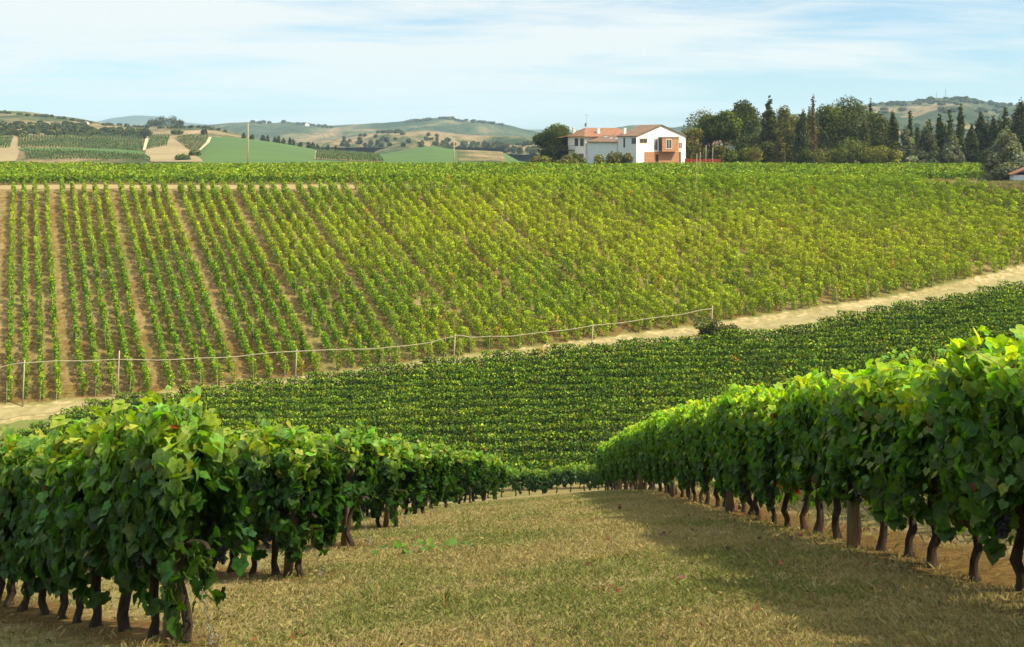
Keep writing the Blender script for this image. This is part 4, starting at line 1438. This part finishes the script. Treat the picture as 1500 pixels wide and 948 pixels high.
# far farmsteads
for hseed, xc, yb, w_, lab in ((140, 122, 181.5, 7.5, 'tiny white farmhouse on the distant wooded hill'), (140, 96, 185.5, 4, 'tiny white shed below the white farmhouse on the wooded hill'), (140, 67, 181.5, 5, 'tiny pale farmhouse left of the white one on the wooded hill'), (110, 447, 184.5, 6, 'tiny pale farmhouse on the far ridge'), (130, 676, 211.5, 5, 'tiny reddish farmhouse in the far valley')):
    X, Y, Z = on_hill(hseed, xc, yb)
    s = Y / FPX
    o = empty('far_farmhouse', (X, Y, Z - 0.5), R(20))
    tag(o, lab, 'house', 'far farmhouses')
    mb = MB()
    a_, b_, c_ = w_ * s, w_ * s * 0.7, 3.4 * s
    mb.add([(0, 0, 0), (a_, 0, 0), (a_, b_, 0), (0, b_, 0), (0, 0, c_), (a_, 0, c_), (a_, b_, c_), (0, b_, c_), (a_ / 2, 0, c_ * 1.35), (a_ / 2, b_, c_ * 1.35)],
           [(0, 1, 5, 8, 4), (1, 2, 6, 5), (2, 3, 7, 9, 6), (3, 0, 4, 7), (4, 8, 9, 7), (8, 5, 6, 9)])
    mb.build('wall', M_WHITE, o)
    gable_roof(o, 0, a_, 0, b_, c_ + 0.05, c_ * 1.35 + 0.05, 0.3, M_TILE2)
for xc, yt, lab in ((1385, 130, 'thin radio mast, taller of two on the wooded hilltop'), (1372, 135, 'thin radio mast, shorter of two on the wooded hilltop')):
    X, Y, Z = on_hill(120, xc, 144.5)
    s = Y / FPX
    o = empty('radio_mast', (X, Y, Z - 1))
    tag(o, lab, 'mast', 'masts on the hilltop')
    hh = (144.5 - yt) * s + 1
    mb = MB()
    for q in range(3):
        a_ = q * 2.094
        mb.tube([(0.7 * math.cos(a_), 0.7 * math.sin(a_), 0), (0.15 * math.cos(a_), 0.15 * math.sin(a_), hh)], 0.16, 4)
    for q in range(9):
        zz = hh * (q + 0.5) / 9
        rr = 0.7 - 0.55 * zz / hh
        mb.tube([(rr * math.cos(t_), rr * math.sin(t_), zz) for t_ in (0, 2.094, 4.189, 6.283)], 0.07, 4)
    mb.build('lattice', M_DISH, o)
    mb = MB()
    mb.tube([(0, 0, hh * 0.7), (0, 0, hh * 1.12)], 0.12, 5)
    mb.build('aerial', M_DISH, o)

# ------------------------------------------------------------------ poles and the hose
def pole(name, x, y, z, h, r, lab, cat='pole', group=None, lean=(0, 0), mat_=None, n=7):
    o = empty(name, (x, y, z))
    tag(o, lab, cat, group)
    mb = MB()
    mb.tube([(0, 0, -0.3), (lean[0] * 0.5 + rng.normal(0, 0.015), lean[1] * 0.5, h * 0.5), (lean[0], lean[1], h)], [r, r * 0.93, r * 0.8], n)
    mb.build('shaft', mat_ or M_STAKE, o, smooth=True)
    return o


for xc, yt, D_, lab in ((363.5, 181, 206, 'pale concrete utility pole, left one beyond the level vineyard'), (665, 203, 206, 'pale concrete utility pole, right one beyond the level vineyard')):
    X, Y, _ = px(xc, 0, D_)
    zg = float(T(X, Y))
    o = pole('utility_pole', X, Y, zg, -(yt - HY) / FPX * D_ - zg, 0.13, lab, 'pole', 'utility poles at the plateau edge')
    mb = MB()
    ht = -(yt - HY) / FPX * D_ - zg
    mb.box((-0.35, -0.05, ht - 0.35), (0.35, 0.05, ht - 0.23))
    mb.build('crossbar', M_DISH, o)
for xc, yt, D_, lab in ((1033.5, 213, 196, 'tallest bare wooden pole among the vines by the red barrier'), (1043.5, 216, 199, 'bare wooden pole right of the tallest one by the red barrier'), (1025, 223, 185, 'short bare wooden pole left of the tallest one by the red barrier'), (1020, 225, 178, 'leaning short wooden pole, farthest left by the red barrier')):
    X, Y, _ = px(xc, 0, D_)
    zg = float(T(X, Y))
    pole('wooden_pole', X, Y, zg, -(yt - HY) / FPX * D_ - zg, 0.07, lab, 'pole', 'bare poles near the red barrier', (0.12, 0))
# thin tall poles standing in the slope vines
for xc, yb, yt, lab in ((1017, 318, 252, 'very thin tall pole rising from the vines below the white house'), (1022, 404, 330, 'thin leaning pole in the vines half way down the slope')):
    X, Y, Zg = ground_at(xc, yb)
    pole('thin_pole', X, Y, Zg, -(yt - HY) / FPX * Y - Zg, 0.022, lab, 'pole', None, (0.35, 0))
hp = []
for q, (xc, yt, yb, lab) in enumerate(((33, 528, 596, 'pale post holding the hose at the left edge'), (172, 514, 584, 'pale hose post, second from the left edge'), (432, 512, 560, 'pale hose post, third from the left edge'), (664, 490, 537, 'leaning hose post at the kink of the pale hose'), (866, 476, 516, 'pale hose post between the kink and the dark bush'), (1041, 448, 496, 'last hose post beside the dark bush'))):
    X, Y, Zg = ground_at(xc, yb)
    hh = -(yt - HY) / FPX * Y - Zg
    pole('hose_post', X, Y, Zg, hh, 0.07, lab, 'post', 'posts along the pale hose', (0.20, 0))
    hp.append((xc, X, Y, Zg + hh))
hz_px = [(-60, 541), (0, 538), (33, 531), (100, 529), (172, 527), (260, 527), (350, 522), (432, 514), (520, 512), (600, 507), (650, 497), (668, 491), (690, 494), (740, 493), (800, 487), (866, 478), (930, 470), (1000, 460), (1043, 452)]
P_ = []
for x_, y_ in hz_px:
    D_ = float(np.interp(x_, [h[0] for h in hp], [h[2] for h in hp])) - 0.05
    P_.append(px(x_, y_, D_))
P_ = np.array(P_)
tt = np.linspace(0, len(P_) - 1, 140)
HP = np.stack([np.interp(tt, np.arange(len(P_)), P_[:, q]) for q in range(3)], -1)
for _ in range(2):
    HP[1:-1] = (HP[:-2] + HP[1:-1] * 2 + HP[2:]) / 4
HP[:, 2] += 0.05 * np.sin(tt * 5.1) * rng.uniform(0.5, 1, len(tt))
mb = MB()
mb.tube(HP, 0.042, 7)
ho_ = mb.build('irrigation_hose', M_HOSE, None, smooth=True)
tag(ho_, 'long pale irrigation hose strung between posts along the slope foot', 'hose')

# ------------------------------------------------------------------ foreground vines
def vine_foliage(seed, nleaf, L=0.66, z0=0.55, z1=1.66, half=0.34, size=0.13, base=(0.050, 0.105, 0.018), red=0.004, yellow=0.03, drape=0.0, tmpl=GRAPE):
    rg = np.random.default_rng(seed)
    N = nleaf
    u = rg.random(N)
    x = (rg.random(N) - 0.5) * (L + 0.14)
    lowcut = z0 + 0.20 * np.sin(x * 5 + seed * 1.7) + 0.12 * np.sin(x * 13 + 2 * seed) - drape * (rg.random(N) < 0.35) * rg.random(N)
    topcut = z1 + 0.10 * np.sin(x * 5 + 1.7 * seed) + 0.08 * rg.standard_normal(N)
    side = rg.random(N)
    z = lowcut + (topcut - lowcut) * u
    prof = np.interp(u, [0, 0.15, 0.45, 0.8, 1.0], [0.72, 1.0, 1.05, 0.85, 0.45])
    sgn = np.where(rg.random(N) < 0.5, -1.0, 1.0)
    lump = 0.82 + 0.30 * fbm(x * 3 + seed * 3.1 + sgn * 9, z * 3, seed + 9, 3)
    dpth = np.where(side < 0.72, 1 - 0.25 * rg.random(N) ** 1.5, rg.random(N))
    y = sgn * half * prof * lump * dpth
    top = u > 0.86
    nrm = np.column_stack([rg.normal(0, 0.35, N), sgn * (0.75 + 0.2 * rg.random(N)), 0.45 + rg.normal(0, 0.3, N)])
    nrm[top] = np.column_stack([rg.normal(0, 0.5, top.sum()), rg.normal(0, 0.5, top.sum()), np.ones(top.sum())])
    nrm += rg.normal(0, 0.42, (N, 3))
    tip = np.column_stack([rg.normal(0, 0.45, N), sgn * 0.35, -0.9 + 0.3 * rg.standard_normal(N)])
    sz = size * (0.5 + 0.95 * rg.random(N) ** 0.8)
    col = greens(N, base, 0.24, yellow + 0.20 * (u > 0.8), (0.17, 0.20, 0.03), red, (0.15, 0.025, 0.014), rg)
    tip_light = np.interp(z, [z0, z1 - 0.35, z1 - 0.05], [0.0, 0.05, 1.0])[:, None] * (col[:, 1:2] > col[:, 0:1])
    col = col * tip_light * np.array((2.9, 2.0, 1.2))[None] + col * 0.95  # pale tops: young growth plus sunlight painted into the leaf colour
    hole = fbm(x * 3.3 + sgn * 20 + seed * 5, z * 3.3, seed + 40, 2) < 0.36
    keep = ~(hole & (u < 0.8) & (np.abs(y) > 0.12))
    x, y, z, nrm, tip, sz, col = x[keep], y[keep], z[keep], nrm[keep], tip[keep], sz[keep], col[keep]
    C = [np.column_stack([x, y, z])]
    Nn, Tt, Sz, Cc = [nrm], [tip], [sz], [col]
    # shoots standing up out of the hedge
    for _ in range(6):
        bx0 = (rg.random() - 0.5) * L
        ln = rg.uniform(0.08, 0.38)
        dr = np.array([rg.normal(0, 0.35), rg.normal(0, 0.35), 1.0])
        dr /= np.linalg.norm(dr)
        k = int(ln / 0.035)
        s = np.linspace(0, ln, k)
        p = np.array([bx0, 0, z1 - 0.05]) + s[:, None] * dr + rg.normal(0, 0.045, (k, 3))
        C.append(p)
        Nn.append(rg.normal(0, 0.7, (k, 3)) + (0, 0, 0.5))
        Tt.append(rg.normal(0, 0.7, (k, 3)))
        Sz.append(size * np.linspace(0.95, 0.4, k))
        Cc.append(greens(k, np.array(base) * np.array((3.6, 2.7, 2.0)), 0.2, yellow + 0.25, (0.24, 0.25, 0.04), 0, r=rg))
    # wayward side shoots
    for _ in range(5):
        s0 = 1.0 if rg.random() < 0.5 else -1.0
        p0 = np.array([(rg.random() - 0.5) * L, s0 * half * 0.9, rg.uniform(z0 + 0.1, z1 - 0.1)])
        ln = rg.uniform(0.12, 0.3)
        k = int(ln / 0.04)
        s = np.linspace(0, 1, k)
        p = p0 + np.column_stack([rg.normal(0, 0.2) * s, s0 * ln * s, -0.3 * ln * s * s * 3]) + rg.normal(0, 0.03, (k, 3))
        C.append(p)
        Nn.append(np.column_stack([rg.normal(0, 0.4, k), np.full(k, s0 * 0.6), np.full(k, 0.6)]))
        Tt.append(np.column_stack([rg.normal(0, 0.4, k), np.full(k, s0 * 0.4), np.full(k, -0.8)]))
        Sz.append(size * np.linspace(1.05, 0.55, k))
        Cc.append(greens(k, base, 0.22, yellow + 0.08, r=rg))
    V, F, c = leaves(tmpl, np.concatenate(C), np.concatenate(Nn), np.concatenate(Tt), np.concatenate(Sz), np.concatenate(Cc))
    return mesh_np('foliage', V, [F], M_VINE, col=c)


def vine_trunk(seed, h=0.85, thick=1.0):
    rg = np.random.default_rng(seed + 77)
    mb = MB()
    k = 9
    zz = np.linspace(-0.08, h, k)
    bend = rg.normal(0, 0.022, (k, 2)).cumsum(0)
    bend -= bend[0] + (bend[-1] - bend[0]) * np.linspace(0, 1, k)[:, None]
    bend += np.linspace(0, 1, k)[:, None] * 0.0 + rg.normal(0, 0.02, 2) * np.sin(np.linspace(0, 3.1, k))[:, None] * 1.6
    pts = np.column_stack([bend, zz])
    rad = thick * np.interp(np.linspace(0, 1, k), [0, 0.08, 0.25, 0.8, 1], [0.066, 0.048, 0.036, 0.032, 0.042]) * rg.uniform(0.82, 1.2, k)
    mb.tube(pts, rad, 9)
    for s0 in (-1, 1):
        q = np.linspace(0, 1, 5)
        a = np.column_stack([s0 * 0.40 * q, 0.03 * np.sin(q * 4 + seed), h - 0.04 + 0.10 * np.sin(q * 1.6) + 0 * q])
        mb.tube(a, np.linspace(0.036, 0.016, 5) * thick, 7)
    return mb


def grape_mesh(seed, n=46):
    rg = np.random.default_rng(seed)
    mb = MB()
    for _ in range(n):
        t = rg.random()
        rr = 0.055 * (1 - 0.75 * t) * math.sqrt(rg.random())
        a = rg.random() * 6.283
        c = (rr * math.cos(a), rr * math.sin(a), -0.17 * t)
        r = 0.0115 * rg.uniform(0.85, 1.15)
        ring = []
        for lat in (-0.6, 0.0, 0.6):
            for q in range(6):
                th = q * 1.0472 + lat
                ring.append((c[0] + r * math.cos(lat * 1.2) * math.cos(th), c[1] + r * math.cos(lat * 1.2) * math.sin(th), c[2] + r * math.sin(lat * 1.2)))
        V = ring + [(c[0], c[1], c[2] - r), (c[0], c[1], c[2] + r)]
        F = [(k * 6 + j, k * 6 + (j + 1) % 6, (k + 1) * 6 + (j + 1) % 6, (k + 1) * 6 + j) for k in range(2) for j in range(6)]
        F += [(18, (j + 1) % 6, j) for j in range(6)] + [(19, 12 + j, 12 + (j + 1) % 6) for j in range(6)]
        mb.add(V, F)
    mb.tube([(0, 0, 0.06), (0.005, 0, 0), (0, 0, -0.05)], 0.004, 5)
    return mb


def cane(seed, ln=0.34):
    rg = np.random.default_rng(seed)
    mb = MB()
    q = np.linspace(0, 1, 7)
    for _ in range(1):
        d = rg.normal(0, 0.16, 2)
        x0 = rg.uniform(-0.3, 0.3)
        mb.tube(np.column_stack([x0 + d[0] * q + 0.03 * np.sin(q * 6), d[1] * q * 1.4, 1.45 + ln * q]), np.linspace(0.005, 0.002, 7), 5)
    return mb


PROTO = []
for k in range(9):
    right = k >= 5
    root = empty('grapevine')
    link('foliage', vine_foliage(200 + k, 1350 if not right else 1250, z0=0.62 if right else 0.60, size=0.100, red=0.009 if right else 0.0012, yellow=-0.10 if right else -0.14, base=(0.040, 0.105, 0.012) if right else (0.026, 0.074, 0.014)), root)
    vine_trunk(300 + k, 0.80, 1.0 if not right else 1.05).build('trunk', M_BARK, root, smooth=True)
    cane(400 + k).build('cane', M_CANE, root)
    if k in (1, 3, 5, 6, 8):
        for q in range(2):
            g = grape_mesh(500 + k * 3 + q).build('grape_bunch', M_GRAPE, root, smooth=True)
            g.location = (rng.uniform(-0.25, 0.25), (-1 if q else 1) * rng.uniform(0.16, 0.3), rng.uniform(0.60, 0.80))
    PROTO.append(root)
used_proto = set()


def grapevine(kind, x, y, rz, label, group, scale=1.0):
    if kind in used_proto:
        o = copy_tree(PROTO[kind])
    else:
        o = PROTO[kind]
        used_proto.add(kind)
    o.location = (x, y, float(T(x, y)))
    o.rotation_euler = (0, 0, rz)
    o.scale = (1, rng.uniform(0.82, 1.22), scale)
    tag(o, label, 'grapevine', group)
    return o


def trellis_post(x, y, h, r, label, lean=(0, 0), wrap=False, anchor=None, group='trellis posts'):
    z = float(T(x, y))
    o = empty('trellis_post', (x, y, z))
    tag(o, label, 'post', group)
    mb = MB()
    mb.tube([(0, 0, -0.2), (lean[0] * 0.5, lean[1] * 0.5, h * 0.5), (lean[0], lean[1], h)], [r, r * 0.97, r * 0.92], 10)
    mb.build('shaft', M_POST, o, smooth=True)
    if wrap:
        mb = MB()
        f = (h - 0.16) / h
        for q in range(6):
            zz = h - 0.10 - 0.03 * q
            mb.tube([(lean[0] * zz / h + (r + 0.006) * math.cos(t_), lean[1] * zz / h + (r + 0.006) * math.sin(t_), zz + 0.004 * t_) for t_ in np.linspace(0, 6.283, 13)], 0.006, 5)
        mb.tube([(lean[0] * f - r, lean[1] * f - r, h - 0.24), (lean[0] * f + 0.01, lean[1] * f - r * 1.4, h - 0.36), (lean[0] * f + 0.02, lean[1] * f - r * 1.2, h - 0.48)], 0.006, 5)
        mb.tube([(lean[0] * f + r, lean[1] * f - r, h - 0.24), (lean[0] * f + 0.03, lean[1] * f - r * 1.4, h - 0.36), (lean[0] * f + 0.05, lean[1] * f - r * 1.2, h - 0.48)], 0.006, 5)
        mb.build('tie_wire', M_WIRE, o)
    if anchor is not None:
        ax, ay = anchor
        az = float(T(x + ax, y + ay)) - z
        mb = MB()
        q = np.linspace(0, 1, 26)
        a0 = np.array([ax, ay, az - 0.02])
        b0 = np.array([lean[0] * 0.8, lean[1] * 0.8, h * 0.78])
        p = a0 + (b0 - a0) * q[:, None]
        p[:, 0] += 0.012 * np.sin(q * 70) * (q < 0.45)
        p[:, 1] += 0.012 * np.cos(q * 70) * (q < 0.45)
        mb.tube(p, np.where(q < 0.45, 0.006, 0.003), 5)
        mb.tube([(ax + 0.04 * math.cos(t_), ay, az + 0.05 + 0.04 * math.sin(t_)) for t_ in np.linspace(0, 6.283, 11)], 0.005, 5)
        mb.build('anchor_wire', M_WIRE, o)
    return o


RA = math.atan2(LDIR[1], LDIR[0])
RN = ['nearest', 'second nearest', 'third nearest', 'fourth nearest', 'fifth nearest', 'sixth nearest', 'seventh nearest', 'eighth nearest', 'ninth nearest', 'farthest']
counts = [14, 16, 12, 11, 10, 10, 9, 8, 8]
for k, (ex, ey) in enumerate(LROW):
    for j in range(counts[k]):
        s = 0.05 + 0.56 * j
        x = ex + LDIR[0] * s + rng.normal(0, 0.02)
        y = ey + LDIR[1] * s + rng.normal(0, 0.02)
        rz = RA + (math.pi if rng.random() < 0.5 else 0) + rng.normal(0, 0.05)
        if k < 4:
            lab = f'grapevine, {ORD[j]} from the lane end in the {RN[k]} row left of the lane'
            if k == 0 and j == 0:
                lab = 'large dark grapevine with hanging grapes at the lane end of the nearest left row'
        else:
            lab = 'small grapevine in the far rows left of the grass lane'
        kind = 1 if (k == 0 and j == 0) else int(rng.integers(0, 5))
        grapevine(kind, x, y, rz, lab, 'grapevines in the rows left of the lane', (1.0 if k < 5 else 0.96) * rng.uniform(0.90, 1.0))
    if k < 5:
        trellis_post(ex + LDIR[0] * 0.36, ey + LDIR[1] * 0.36, 1.5, 0.055, f'weathered end post of the {RN[k]} vine row left of the lane', (0.20, -0.16), k == 0, (0.50, -0.42), 'end posts of the rows left of the lane')
for j in (9,):
    ex, ey = LROW[0]
    trellis_post(ex + LDIR[0] * 5.35 - 0.05, ey + LDIR[1] * 5.35 - 0.1, 1.7, 0.07, 'weathered post inside the nearest left vine row by the picture edge', (0, 0))

POSTS = [9.3, 14.9, 20.5, 26.1, 31.7]
y = 2.2
q = 0
while y < 38.6:
    x = 3.55 + 0.012 * max(0, y - 8) + rng.normal(0, 0.03)
    past = [p for p in POSTS if p < y]
    if not past:
        n_before = max(0, int(round((9.0 - y) / 0.62)))
        lab = f'grapevine, {ORD[n_before]} before the nearest post in the row right of the lane' if y > 5 else 'grapevine at the near end of the row right of the lane'
    elif len(past) <= 4:
        n_after = int((y - past[-1]) / 0.62)
        lab = f'grapevine, {ORD[n_after]} beyond the {["nearest", "second", "third", "fourth"][len(past) - 1]} post in the row right of the lane'
    else:
        lab = 'small grapevine at the far end of the row right of the lane'
    grapevine(int(rng.integers(5, 9)), x, y, R(90) + (math.pi if rng.random() < 0.5 else 0) + rng.normal(0, 0.05), lab, 'grapevines in the row right of the lane', rng.uniform(0.95, 1.06) * float(np.interp(y, [5, 9, 14], [0.92, 0.98, 1.0])))
    y += 0.62 + rng.normal(0, 0.04)
for k, py in enumerate(POSTS):
    trellis_post(3.42 + 0.012 * (py - 8), py, 1.42, 0.06, f'grey wooden {["nearest", "second", "third", "fourth", "farthest"][k]} post of the vine row right of the lane', (0.02, 0), False, None, 'posts of the row right of the lane')
y = 1.5  # second row added out of sight to shade the ground between the trunks
while y < 26:
    grapevine(int(rng.integers(5, 9)), 6.35 + 0.012 * max(0, y - 8), y, R(90) + (math.pi if rng.random() < 0.5 else 0), 'added unseen grapevine shading the ground behind the row right of the lane', 'added shade vines right of the lane', rng.uniform(0.95, 1.05))
    y += 0.64
# front row of the valley vineyard, seen through the gap between the rows
for j, x in enumerate(np.arange(-12.6, 16.8, 0.8)):
    yv = VR[0] - 0.28 * x
    grapevine(int(rng.integers(0, 5)), x, yv, R(-15.6) + (math.pi if rng.random() < 0.5 else 0), 'small dark grapevine in the front row of the valley vineyard beyond the lane', 'grapevines in the front row of the valley', rng.uniform(0.86, 0.98))

# sunlit sprawling shoots at the outer end of the nearest left row
sx0, sy0 = LROW[0][0] + LDIR[0] * 4.3, LROW[0][1] + LDIR[1] * 4.3
szg = float(T(sx0, sy0))
rg = np.random.default_rng(91)
mb = MB()
Cs, Ns, Ts, Ss = [], [], [], []
for q in range(12):
    d = np.array([rg.uniform(-0.6, 0.6), rg.uniform(-0.9, -0.2), 0])
    ln = rg.uniform(0.5, 1.0)
    t_ = np.linspace(0, 1, 9)
    p = np.array([rg.uniform(-0.7, 0.3), rg.uniform(-0.2, 0.1), 1.62]) + d * ln * t_[:, None] + np.column_stack([0.03 * np.sin(t_ * 9), 0.03 * np.cos(t_ * 8), 0.28 * np.sin(t_ * 2.4) * ln])
    mb.tube(p, np.linspace(0.009, 0.004, 9), 6)
    k = 16
    ti = rg.uniform(0.1, 1.0, k)
    pp = np.stack([np.interp(ti, t_, p[:, a]) for a in range(3)], -1) + rg.normal(0, 0.06, (k, 3))
    Cs.append(pp)
    Ns.append(rg.normal(0, 0.4, (k, 3)) + (0.3, -0.3, 0.8))
    Ts.append(rg.normal(0, 0.5, (k, 3)) + (0.1, -0.3, -0.5))
    Ss.append(rg.uniform(0.08, 0.19, k))
V, F, c = leaves(GRAPE, np.concatenate(Cs), np.concatenate(Ns), np.concatenate(Ts), np.concatenate(Ss), greens(sum(len(a) for a in Cs), (0.11, 0.165, 0.03), 0.2, 0.25, (0.26, 0.25, 0.05), r=rg))
so = empty('vine_shoot', (sx0, sy0, szg))
tag(so, 'sunlit pale shoots with orange canes sprawling from the nearest left row', 'vine shoot')
link('leaf_spray', mesh_np('leaf_spray', V, [F], M_VINE, col=c), so)
mb.build('cane', M_CANE, so, smooth=True)

# ------------------------------------------------------------------ grass, litter, weeds
def grass(nm, n, xf, yf, hmin, hmax, seed, w=0.0032):
    rg = np.random.default_rng(seed)
    X, Y = xf(rg, n), yf(rg, n)
    Z = T(X, Y)
    pn = fbm(X * 0.55, Y * 0.55, 81, 3)
    p2 = fbm(X * 2.3, Y * 2.3, 83, 2)
    gsel = np.clip((pn - 0.42) * 3.0, 0, 0.85)
    isg = rg.random(n) < gsel
    h = rg.uniform(hmin, hmax, n) * (0.6 + 0.9 * p2)
    d = rg.normal(0, 0.55, (n, 2))
    a = rg.random(n) * 6.283
    dist = np.sqrt(X * X + Y * Y)
    ww = w * np.clip(dist / 8, 1, 3.5)
    thin = np.exp(-((X - 3.75) / 0.7) ** 2) * (nm == 'grass')
    if nm == 'grass':
        for ex, ey in LROW:
            s_ = (X - ex) * LDIR[0] + (Y - ey) * LDIR[1]
            d_ = np.abs((X - ex) * LDIR[1] - (Y - ey) * LDIR[0])
            thin = np.maximum(thin, np.where(s_ > -0.5, np.exp(-(d_ / 0.5) ** 2), 0))
    h = np.where(rg.random(n) < thin * 0.9, 0.004, h)
    V = np.empty((n, 4, 3))
    sx_ = np.cos(a) * ww
    sy_ = np.sin(a) * ww
    V[:, 0] = np.column_stack([X - sx_, Y - sy_, Z - 0.005])
    V[:, 1] = np.column_stack([X + sx_, Y + sy_, Z - 0.005])
    V[:, 2] = np.column_stack([X + d[:, 0] * h * 0.4 + sx_ * 0.6, Y + d[:, 1] * h * 0.4 + sy_ * 0.6, Z + h * 0.65])
    V[:, 3] = np.column_stack([X + d[:, 0] * h * 1.1, Y + d[:, 1] * h * 1.1, Z + h * (1.0 - 0.15 * np.abs(d[:, 0]))])
    F = np.arange(n)[:, None] * 4 + np.array([0, 1, 2])[None]
    F2 = np.arange(n)[:, None] * 4 + np.array([0, 2, 3])[None]
    col = np.where(isg[:, None], np.array((0.150, 0.170, 0.052)), np.array((0.265, 0.225, 0.100)))
    col = col * rg.uniform(0.7, 1.25, (n, 1)) * (1 + 0.06 * rg.standard_normal((n, 3)))
    o = link(nm, mesh_np(nm, V.reshape(-1, 3), [np.concatenate([F, F2])], M_GRASS, col=np.repeat(col, 4, 0)))
    return o


def lane_y(rg, n):
    return 4.6 + 30 * rg.random(n) ** 2.0


def lane_x(rg, n):
    x = rg.uniform(-3.0, 3.6, n)
    return x


g1 = grass('grass', 340000, lane_x, lane_y, 0.015, 0.048, 1)
tag(g1, 'dry mown grass of the lane between the vine rows', 'grass', kind='stuff')
g2 = grass('grass', 60000, lambda r_, n: r_.uniform(-13, -2.6, n), lambda r_, n: 6 + 22 * r_.random(n) ** 1.4, 0.02, 0.055, 2)
tag(g2, 'dry tufted grass between the vine rows left of the lane', 'grass', kind='stuff')
g3 = grass('grass', 26000, lambda r_, n: r_.uniform(3.6, 9, n), lambda r_, n: 4.5 + 22 * r_.random(n) ** 1.3, 0.03, 0.09, 3)
tag(g3, 'dry grass behind the vine row right of the lane', 'grass', kind='stuff')
gb = grass('bank_grass', 30000, lambda r_, n: r_.normal(76, 7, n), lambda r_, n: r_.normal(136.5, 3.6, n), 0.25, 0.8, 4, 0.006)
tag(gb, 'yellow tall grass on the bank below the silver tree', 'grass', kind='stuff')
rg = np.random.default_rng(55)
n = 150
cl_ = rg.integers(0, 26, n)
ccx = np.where(rg.random(26) < 0.7, rg.uniform(1.8, 4.2, 26), rg.uniform(-2.6, 3.0, 26))
ccy = rg.uniform(5.5, 17, 26)
X = ccx[cl_] + rg.normal(0, 0.16, n)
Y = ccy[cl_] + rg.normal(0, 0.16, n)
lone = rg.random(n) < 0.25
X[lone] = rg.uniform(-2.8, 4.2, lone.sum())
Y[lone] = rg.uniform(5, 22, lone.sum())
C = np.column_stack([X, Y, T(X, Y) + rg.uniform(0.012, 0.06, n)])
lc = np.array((0.12, 0.052, 0.028)) * rg.uniform(0.4, 1.5, (n, 1)) * (1 + 0.2 * rg.standard_normal((n, 3))).clip(0.5, 1.6)
V, F, c = leaves(GRAPE, C, rg.normal(0, 0.5, (n, 3)) + (0, 0, 1), rg.normal(0, 1, (n, 3)), rg.uniform(0.03, 0.065, n), lc)
tag(link('leaf_litter', mesh_np('leaf_litter', V, [F], M_GRASS, col=c)), 'scattered fallen red-brown vine leaves on the lane', 'leaf litter', kind='stuff')


def weed(x_, y_, h_, label, leafy=False):
    X, Y, Z = ground_at(x_, y_)
    o = empty('weed', (X, Y, Z))
    tag(o, label, 'weed', 'green weeds in the lane')
    rg = np.random.default_rng(int(x_ + y_))
    hh = h_ / FPX * Y
    nb = 9 if not leafy else 26
    V, Fq, cc = [], [], []
    if leafy:
        C = rg.normal(0, 1, (nb, 3)) * (0.28, 0.12, 0.04) + (0, 0, 0.07)
        V, F, c = leaves(GRAPE, C, rg.normal(0, 0.4, (nb, 3)) + (0, -0.3, 0.9), rg.normal(0, 1, (nb, 3)), rg.uniform(0.05, 0.12, nb), greens(nb, (0.06, 0.13, 0.02), 0.2, r=rg))
    else:
        a = rg.random(nb) * 6.283
        ln = rg.uniform(0.3, 0.6, nb) * hh
        C = np.column_stack([0.02 * np.cos(a), 0.02 * np.sin(a), rg.uniform(0.15, 0.75, nb) * hh])
        tip = np.column_stack([np.cos(a) * 0.5, np.sin(a) * 0.5, np.full(nb, 1.0)])
        nr = np.column_stack([np.cos(a), np.sin(a), np.full(nb, -0.5)])
        tv = (np.array([(0, 0.35, 0), (0.07, 0.7, 0.0), (0, 1.4, 0), (-0.07, 0.7, 0)]), DIA[1])
        V, F, c = leaves(tv, C, nr, tip, ln, greens(nb, (0.06, 0.115, 0.025), 0.2, r=rg))
    link('foliage' if leafy else 'leaf_tuft', mesh_np('foliage', V, [F], M_GRASS, col=c), o)
    if not leafy:
        mb = MB()
        mb.tube([(0, 0, -0.02), (0.01, 0, hh * 0.5), (0.02, 0.01, hh)], [0.006, 0.005, 0.003], 5)
        mb.build('stem', M_CANE, o)


for x_, y_, h_, lab in ((678, 778, 22, 'green grassy weed, left of the pair nearest the left row ends'), (686, 776, 26, 'green grassy weed, right of the pair nearest the left row ends'), (740, 792, 17, 'small upright weed in the middle of the lane'), (695, 818, 16, 'short weed left of the taller one in the lane'), (729, 829, 27, 'tall single weed at the centre of the lane'), (870, 827, 14, 'tiny weed alone on the right side of the lane'), (652, 898, 36, 'dry tall weed with a spike near the lane bottom'), (548, 888, 30, 'weed tuft beside the second left row end'), (575, 886, 24, 'weed tuft right of the one by the second left row end'), (763, 919, 30, 'thin dark weed near the bottom of the lane')):
    weed(x_, y_, h_, lab)
weed(608, 812, 20, 'sprawling vine runner with leaves lying on the grass', True)
